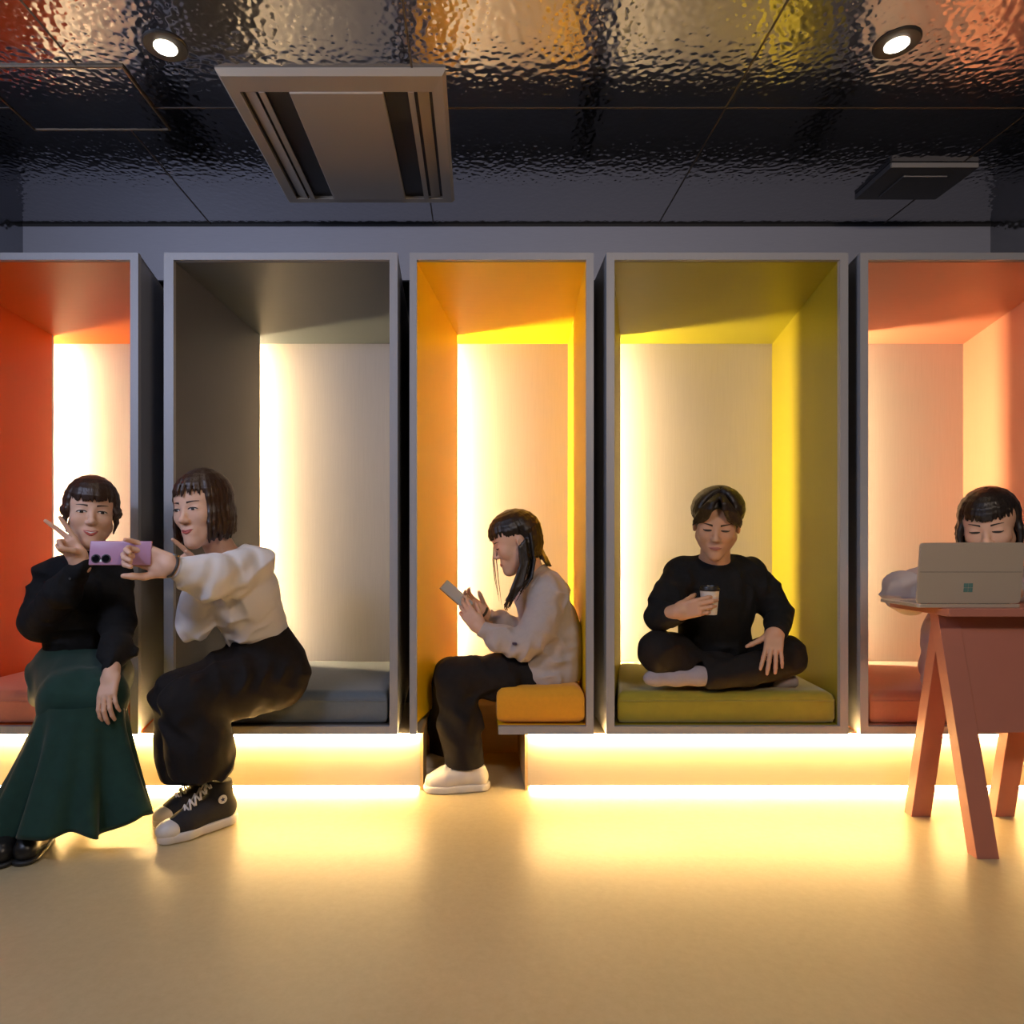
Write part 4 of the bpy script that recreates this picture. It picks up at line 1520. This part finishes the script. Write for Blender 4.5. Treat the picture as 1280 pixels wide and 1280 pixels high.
for s in (-1, 1):
    for i in range(16):
        t = i / 15
        # curtain fringe sweeping from the middle parting to the temple
        x1 = lerp(.022, .072, t) + rng.uniform(-.003, .003)
        z1 = lerp(.078, .040, t) + rng.uniform(-.006, .006)
        pts = ((s * .006 + .004, -.070 + .05 * t, .122), (s * (.012 + .3 * x1), -.106 + .02 * t, lerp(.112, .105, t)),
               (s * (.006 + .75 * x1), -.112 + .035 * t, lerp(.092, .072, t)), (s * (x1 + .008), -.104 + .045 * t, z1 - .012), (s * (x1 + .014), -.094 + .048 * t, z1 - .034))
        hf.chain([cD + RD @ (np.array(q) * kD) for q in pts], [.007, .0085, .0085, .0065, .002], k=.003)
fobj('hair', hf, M_hair_bk, pD)
# sweater
f = Field(VC)
f.cone(P(893, 828, .28), P(893, 760, .22), .150, .155, k=.05, fold=(0.0016, 44, 1))
f.ell(P(894, 745, .20), (.165, .125, .17), k=.05)
f.cone(P(856, 716, .19), P(932, 716, .19), .070, .070, k=.05)
f.chain([P(851, 720, .19), P(834, 750, .11), P(824, 770, .06)], [.076, .066, .060], k=.03, fold=(0.0016, 57, 2))
f.chain([P(824, 771, .06), P(838, 769, .0), P(849, 767, -.035)], [.058, .050, .038], k=.02, fold=(0.0016, 70, 3))
f.chain([P(938, 720, .19), P(962, 750, .18), P(974, 768, .165)], [.076, .064, .058], k=.03, fold=(0.0016, 57, 4))
f.chain([P(974, 769, .165), P(972, 780, .09), P(970, 788, .04)], [.056, .050, .046], k=.02, fold=(0.0016, 70, 5))
f.cone(P(893, 708, .165), P(893, 701, .15), .074, .068, k=.015)
f.fn(fold_fn(.0052, 44, 1.7, (.7, .3, .7)))
f.cut(P(893, 699, .145), (0, -.45, 1), .10)
f.cut(P(850, 766.5, -.04), P(866, 760, -.07) - P(838, 769, .0), .07)
f.cut(P(969, 792, .025), P(967, 805, .0) - P(972, 780, .09), .07)
fobj('sweater', f, M_black_knit, pD)
# trousers
f = Field(.005)
f.cone(P(893, 826, .30), P(893, 832, .30), .14, .14, k=.04)
f.cone(P(893, 822, .20), P(893, 832, .16), .11, .09, k=.05)
f.chain([P(868, 840, .28), P(840, 820, .14), P(824, 812, .05)], [.105, .092, .082], k=.04, fold=(0.0016, 44, 1))
f.chain([P(918, 840, .28), P(960, 825, .18), P(982, 818, .11)], [.105, .092, .082], k=.04, fold=(0.0016, 44, 2))
f.chain([P(822, 818, .05), P(880, 838, .09), P(955, 848, .17)], [.076, .066, .05], k=.025, fold=(0.0016, 44, 3))
f.chain([P(982, 824, .09), P(935, 838, .035), P(889, 846, .02)], [.074, .062, .050], k=.025, fold=(0.0016, 44, 4))
f.fn(fold_fn(.0036, 42, 2.2, (.5, .4, 1)))
f.cut((1.07, .25, .388), (0, 0, -1), .6)
f.cut(P(880, 846, .02), (-1, 0, 0), .06)
fobj('trousers', f, M_black_cloth, pD, smooth=2)
f = Field(.004)
f.chain([P(890, 845, .02), P(872, 845, .02), P(845, 846, .025), P(820, 847, .03), P(812, 848, .03)], [.036, .037, .036, .032, .026], k=.02)
fobj('sock', f, M_sock, pD)
f = Field(.004)
f.chain([P(955, 849, .17), P(975, 851, .14), P(990, 852, .12)], [.034, .034, .026], k=.02)
fobj('sock', f, M_sock, pD)

# ------------------------------------------------------------------ E: behind the laptop in the pink booth
kE = 1.08
cE = P(1236, 656, -0.20)
RE = rot_from((-0.68, -0.73, -0.34), roll=math.radians(-3))
f = Field(VB)
add_head(f, cE, RE, kE)
f.cone(cE + RE @ np.array([0, .015, -.06]) * kE, P(1234, 722, -.08), .050, .056, k=.02)
f.cone(P(1222, 835, .06), P(1230, 745, -.06), .10, .10, k=.03)
f.cone(P(1196, 728, -.06), P(1270, 728, -.06), .045, .045, k=.03)
wE = P(1186, 741, -.30); wE2 = P(1262, 741, -.30)
f.chain([P(1194, 728, -.06), P(1132, 742, -.12), wE], [.04, .036, .025], k=.02)
f.chain([P(1272, 728, -.06), P(1300, 745, -.12), wE2], [.04, .036, .025], k=.02)
add_hand(f, wE, np.array([.6, -.25, -.02]), (0, 0, -1), right=True, k=.9, curls=[(.1, .2, .1)] * 4, thumb=(.5, .1, .1))
add_hand(f, wE2, np.array([-.6, -.25, -.02]), (0, 0, -1), right=False, k=.9, curls=[(.1, .2, .1)] * 4, thumb=(.5, .1, .1))
V, Q = f.mesh(1)
pE = qobj('person', V, Q, M_skin, base=P(1222, 850, .06))
person_finish(pE, 'person with dark fringe and pale shirt working behind an open laptop at the trestle table')
F_ = Face(V, cE, RE, kE, pE)
for s in (-1, 1):
    F_.eye(s, .2)
    F_.brow(s, M_hair_bk)
F_.lips(M_lip2, .021)
hf = hair_field(cE, RE, kE, .0038, part=(.006, -.02), strands=[
    (-112, -56, 14, 1.78, .10, .0085, .0), (56, 76, 5, 1.3, 0, .0085, .0), (78, 250, 40, 1.85, .12, .009, 0),
    (-60, 60, 30, 1.50, 0, .0066, 0)], seed=21)
fobj('hair', hf, M_hair_bk, pE)
f = Field(VC)
f.chain([P(1206, 838, .05), P(1212, 795, .0), P(1228, 748, -.06)], [.158, .150, .13], k=.05, fold=(0.0021, 52, 1))
f.cone(P(1200, 730, -.06), P(1266, 730, -.06), .06, .06, k=.05)
f.chain([P(1196, 731, -.06), P(1160, 732, -.09), P(1132, 741, -.115)], [.072, .076, .078], k=.03, fold=(0.0025, 62, 2))
f.chain([P(1132, 742, -.115), P(1154, 744, -.20), P(1180, 742, -.27)], [.074, .056, .036], k=.02, fold=(0.0025, 62, 3))
f.chain([P(1270, 731, -.06), P(1298, 744, -.12)], [.068, .058], k=.03)
f.chain([P(1298, 744, -.12), P(1266, 742, -.27)], [.058, .036], k=.02)
f.cone(P(1234, 716, -.085), P(1234, 711, -.09), .062, .058, k=.015)
f.fn(fold_fn(.0062, 50, 1.2, (.8, .3, .5)))
f.cut(P(1234, 709, -.09), (0, -.3, 1), .085)
fobj('shirt', f, M_lav, pE)
f = Field(.0055)
f.cone(P(1225, 835, .08), P(1230, 845, .08), .145, .145, k=.04)
f.chain([P(1240, 850, .10), P(1300, 858, .06)], [.10, .08], k=.04)
f.chain([P(1245, 846, .22), P(1310, 852, .20)], [.10, .08], k=.04)
f.chain([P(1300, 860, .06), P(1265, 868, .16)], [.075, .06], k=.03)
f.cut((2.0, .1, .39), (0, 0, -1), .6)
fobj('trousers', f, M_black_cloth, pE, smooth=2)
# ================================================================== props
def slab(name, c, ux, uy, uz, hx, hy, hz, m, parent=None, bevel=.004, seg=3, base=None):
    ux, uy, uz = [np.asarray(q, float) / np.linalg.norm(q) for q in (ux, uy, uz)]
    c = np.asarray(c, float)
    vs = [c + sx * hx * ux + sy * hy * uy + sz * hz * uz for sz in (-1, 1) for sx, sy in ((-1, -1), (1, -1), (1, 1), (-1, 1))]
    return MB().hexa(vs).build(name, m, parent, bevel=bevel, seg=seg, base=base)


# phone held out by the person in white
M_ph = mat('lilac_phone_back', (0.44, 0.24, 0.36), .25, noise=.03, nscale=8)
M_lens = mat('camera_lens_black', (0.006, 0.006, 0.008), .08)
c = P(151, 691.5, -.56)
ux = np.array([1, 0.10, -.005]); uz = np.array([.02, .10, 1.0]); uy = np.cross(uz, ux)
s_ = scale_at(-.56)
ph = slab('phone', c, ux, uz, uy, 37.0 / s_, 15.2 / s_, .0042, M_ph, bevel=.0038)
tag(ph, 'lilac phone held out sideways between the two people at the left', 'phone')
ux, uz, uy = [q / np.linalg.norm(q) for q in (ux, uz, uy)]
fr = -uy if uy[1] > 0 else uy
slab('screen', c - fr * .0045, ux, uz, uy, 35.5 / s_, 14 / s_, .0005, mat('phone_screen_dark', (0.01, 0.01, 0.012), .1), ph, bevel=0)
ch = mat('camera_housing', (0.05, 0.045, 0.05), .25)
for dx in (-28.2, -16.2):
    lc = c + ux * dx / s_ - uz * 7.0 / s_ + fr * .0042
    Rm = np.stack([ux, np.cross(fr, ux), fr], 1)
    r = MB().lathe([(5.6 / s_, -.001), (5.6 / s_, .0015), (5.0 / s_, .0022)], lc, 28, Rm).build('camera_ring', ch, ph)
    MB().lathe([(4.2 / s_, .0020), (4.2 / s_, .0028), (3.4 / s_, .003)], lc, 24, Rm).build('lens', M_lens, r)
lc = c + ux * -22.2 / s_ - uz * 9.6 / s_ + fr * .0042
MB().lathe([(1.6 / s_, 0), (1.6 / s_, .0012), (1.2 / s_, .0016)], lc, 16, np.stack([ux, np.cross(fr, ux), fr], 1)).build('flash', mat('flash_white', (0.8, 0.8, 0.82), .3), ph)

# phone read in the yellow booth
c = P(571, 745, .165)
ux = P(583, 757, .165) - P(559, 736, .165)
uz = np.array([.30, -.42, .50]); uz = uz - ux * (uz @ ux) / (ux @ ux)
uy = np.cross(ux, uz)
ph2 = slab('phone', c, ux, uy, uz, .078, .037, .0042, mat('beige_phone_case', (0.36, 0.25, 0.19), .4), bevel=.0038)
tag(ph2, 'pale phone held in both hands by the person in the yellow booth', 'phone')
ux, uy, uz = [q / np.linalg.norm(q) for q in (ux, uy, uz)]
up = uz if uz[2] > 0 else -uz
slab('screen', c + up * .0043, ux, uy, uz, .074, .034, .0006, mat('phone_screen_lit', (0.1, 0.1, 0.1), .15, emit=(.8, .75, .7), estr=.15), ph2, bevel=0)

# paper cup
cupc = P(887, 752, -.06)
bz = P(887, 768, -.06)[2]; tz = P(887, 737, -.06)[2]
hC = tz - bz
cup = MB().lathe([(.027, 0), (.0275, .002), (.0365, hC - .002), (.0375, hC)], (cupc[0], cupc[1], bz), 40).build('paper_cup', mat('white_paper_cup', (0.72, 0.66, 0.58), .6), smooth=False)
cup.data.polygons.foreach_set('use_smooth', np.ones(len(cup.data.polygons), dtype=bool))
tag(cup, 'white paper cup with black lid held by the cross-legged man', 'cup')
MB().lathe([(.0385, -.004), (.0390, .002), (.0385, .005), (.036, .007), (.035, .013), (.033, .015), (.030, .0145), (.029, .011)], (cupc[0], cupc[1], tz), 40).build('cup_lid', mat('black_plastic_lid', (0.015, 0.013, 0.012), .35), cup)

# trestle table
M_tb = mat('dusty_rose_table', (0.40, 0.155, 0.115), .5, noise=.06, nscale=10)
ZTAB = 0.797
TX0, TX1, TY0, TY1 = 1.545, 2.20, -.50, -.19
tt = empty('trestle_table', ((TX0 + TX1) / 2, -.36, 0))
tag(tt, 'dusty rose trestle table with splayed legs in front of the pink booth', 'table')
MB().box(TX0, TX1, TY0, TY1, ZTAB - .026, ZTAB).build('tabletop', M_tb, tt, bevel=.002)
zt_ = ZTAB - .026
LW = .072
def leg(x0, ytop, ybot, side):
    """flat board leg, splayed in depth, standing in the plane of its end frame"""
    t = .030
    m = MB()
    m.hexa([(x0, ybot - t, 0), (x0 + LW, ybot - t, 0), (x0 + LW, ybot + t * .4, 0), (x0, ybot + t * .4, 0),
            (x0 - side, ytop - t, zt_), (x0 + LW - side, ytop - t, zt_), (x0 + LW - side, ytop + t * .4, zt_), (x0 - side, ytop + t * .4, zt_)])
    m.build('leg', M_tb, tt, bevel=.0015)
FXa = (1217 - CX) / scale_at(-.53)
leg(FXa, -.385, -.515, .035)
leg((1136 - CX) / scale_at(-.21), -.335, -.195, -.01)
leg(2.03, -.385, -.515, -.035)
leg((1240 - CX) / scale_at(-.21), -.335, -.195, .0)
def apron(x0, x1, za, ytop, ybot, off):
    ya = lerp(ytop, ybot, (zt_ - za) / zt_)
    m = MB()
    t = .018
    m.hexa([(x0, ya + off, za), (x1, ya + off, za), (x1, ya + off + t, za), (x0, ya + off + t, za),
            (x0, ytop + off, zt_), (x1, ytop + off, zt_), (x1, ytop + off + t, zt_), (x0, ytop + off + t, zt_)])
    m.build('apron', M_tb, tt, bevel=.0015)
apron(FXa + .0, 2.10, .385, -.385, -.515, -.028)
apron(1.66, 2.05, .43, -.335, -.195, -.014)

# laptop
M_lp = mat('platinum_laptop', (0.52, 0.45, 0.37), .38, metal=.35, noise=.02, nscale=10)
yl = -.47
a, b = P(1147.5, 757, yl), P(1277.5, 678, yl)
zc0 = ZTAB + .014
zc1 = b[2]
tilt = np.array([0, -.10, 1.0]); tilt /= np.linalg.norm(tilt)
mid = np.array([(a[0] + b[0]) / 2, yl - .0, (zc0 + zc1) / 2])
hw, hh = (b[0] - a[0]) / 2, (zc1 - zc0) / 2
lid_y = np.cross(tilt, (1, 0, 0))
lp = empty('laptop', (mid[0], yl + .1, ZTAB))
tag(lp, 'pale platinum laptop open on the trestle table, lid towards the room', 'laptop')
Rl = np.stack([np.array([1., 0, 0]), tilt, np.cross((1, 0, 0), tilt)], 1)


def rounded_plate(name, cen, R, hx, hy, t, r, m, parent, n=8):
    pts = []
    for sx, sy, a0 in ((1, 1, 0), (-1, 1, PI / 2), (-1, -1, PI), (1, -1, 1.5 * PI)):
        for i in range(n + 1):
            an = a0 + PI / 2 * i / n
            pts.append((sx * (hx - r) + r * math.cos(an), sy * (hy - r) + r * math.sin(an)))
    front = [cen + R @ np.array([x, y, t / 2]) for x, y in pts]
    o = MB().prism(front, R @ np.array([0, 0, -t])).build(name, m, parent, bevel=.0012, seg=2)
    return o


lid = rounded_plate('lid', mid, Rl, hw, hh, .007, .012, M_lp, lp)
back = Rl[:, 2] if Rl[1, 2] < 0 else -Rl[:, 2]
def on_lid(px, py):
    """point of the lid's outer face at fractions of its width and height"""
    return mid + Rl[:, 0] * px * hw + Rl[:, 1] * py * hh + back * .0036
# kickstand seam and the four-pane emblem
sm = MB()
sm.tube([on_lid(-.985, .04), on_lid(.985, .04)], .0007, 6)
sm.build('kickstand_seam', mat('seam_dark', (0.16, 0.13, 0.11), .5), lid)
ec = on_lid(-.03, -.48)
q = 5.6 / scale_at(yl)
MT = mat('emblem_teal', (0.18, 0.36, 0.34), .25, metal=.5)
for ix in (-1, 1):
    for iz in (-1, 1):
        cc = ec + Rl[:, 0] * ix * q * .52 + Rl[:, 1] * iz * q * .52
        slab('emblem_pane', cc, Rl[:, 0], Rl[:, 1], Rl[:, 2], q * .48, q * .48, .0004, MT, lid, bevel=0)
rounded_plate('screen', mid - back * .0042, Rl, hw - .008, hh - .008, .001, .008, mat('laptop_screen', (0.05, 0.05, 0.05), .2, emit=(1.0, .93, .88), estr=.9), lid)
bc = np.array([mid[0], yl + .105, ZTAB + .006])
dk = rounded_plate('keyboard_deck', bc, np.eye(3), hw, .105, .011, .012, M_lp, lp)
kb = MB()
for r in range(5):
    for cidx in range(13):
        x = bc[0] - hw + .022 + cidx * (2 * hw - .044) / 13
        y = bc[1] - .085 + r * .022
        kb.box(x, x + .019, y, y + .018, ZTAB + .0115, ZTAB + .0135)
kb.build('keys', mat('key_caps', (0.3, 0.27, 0.24), .5), dk)
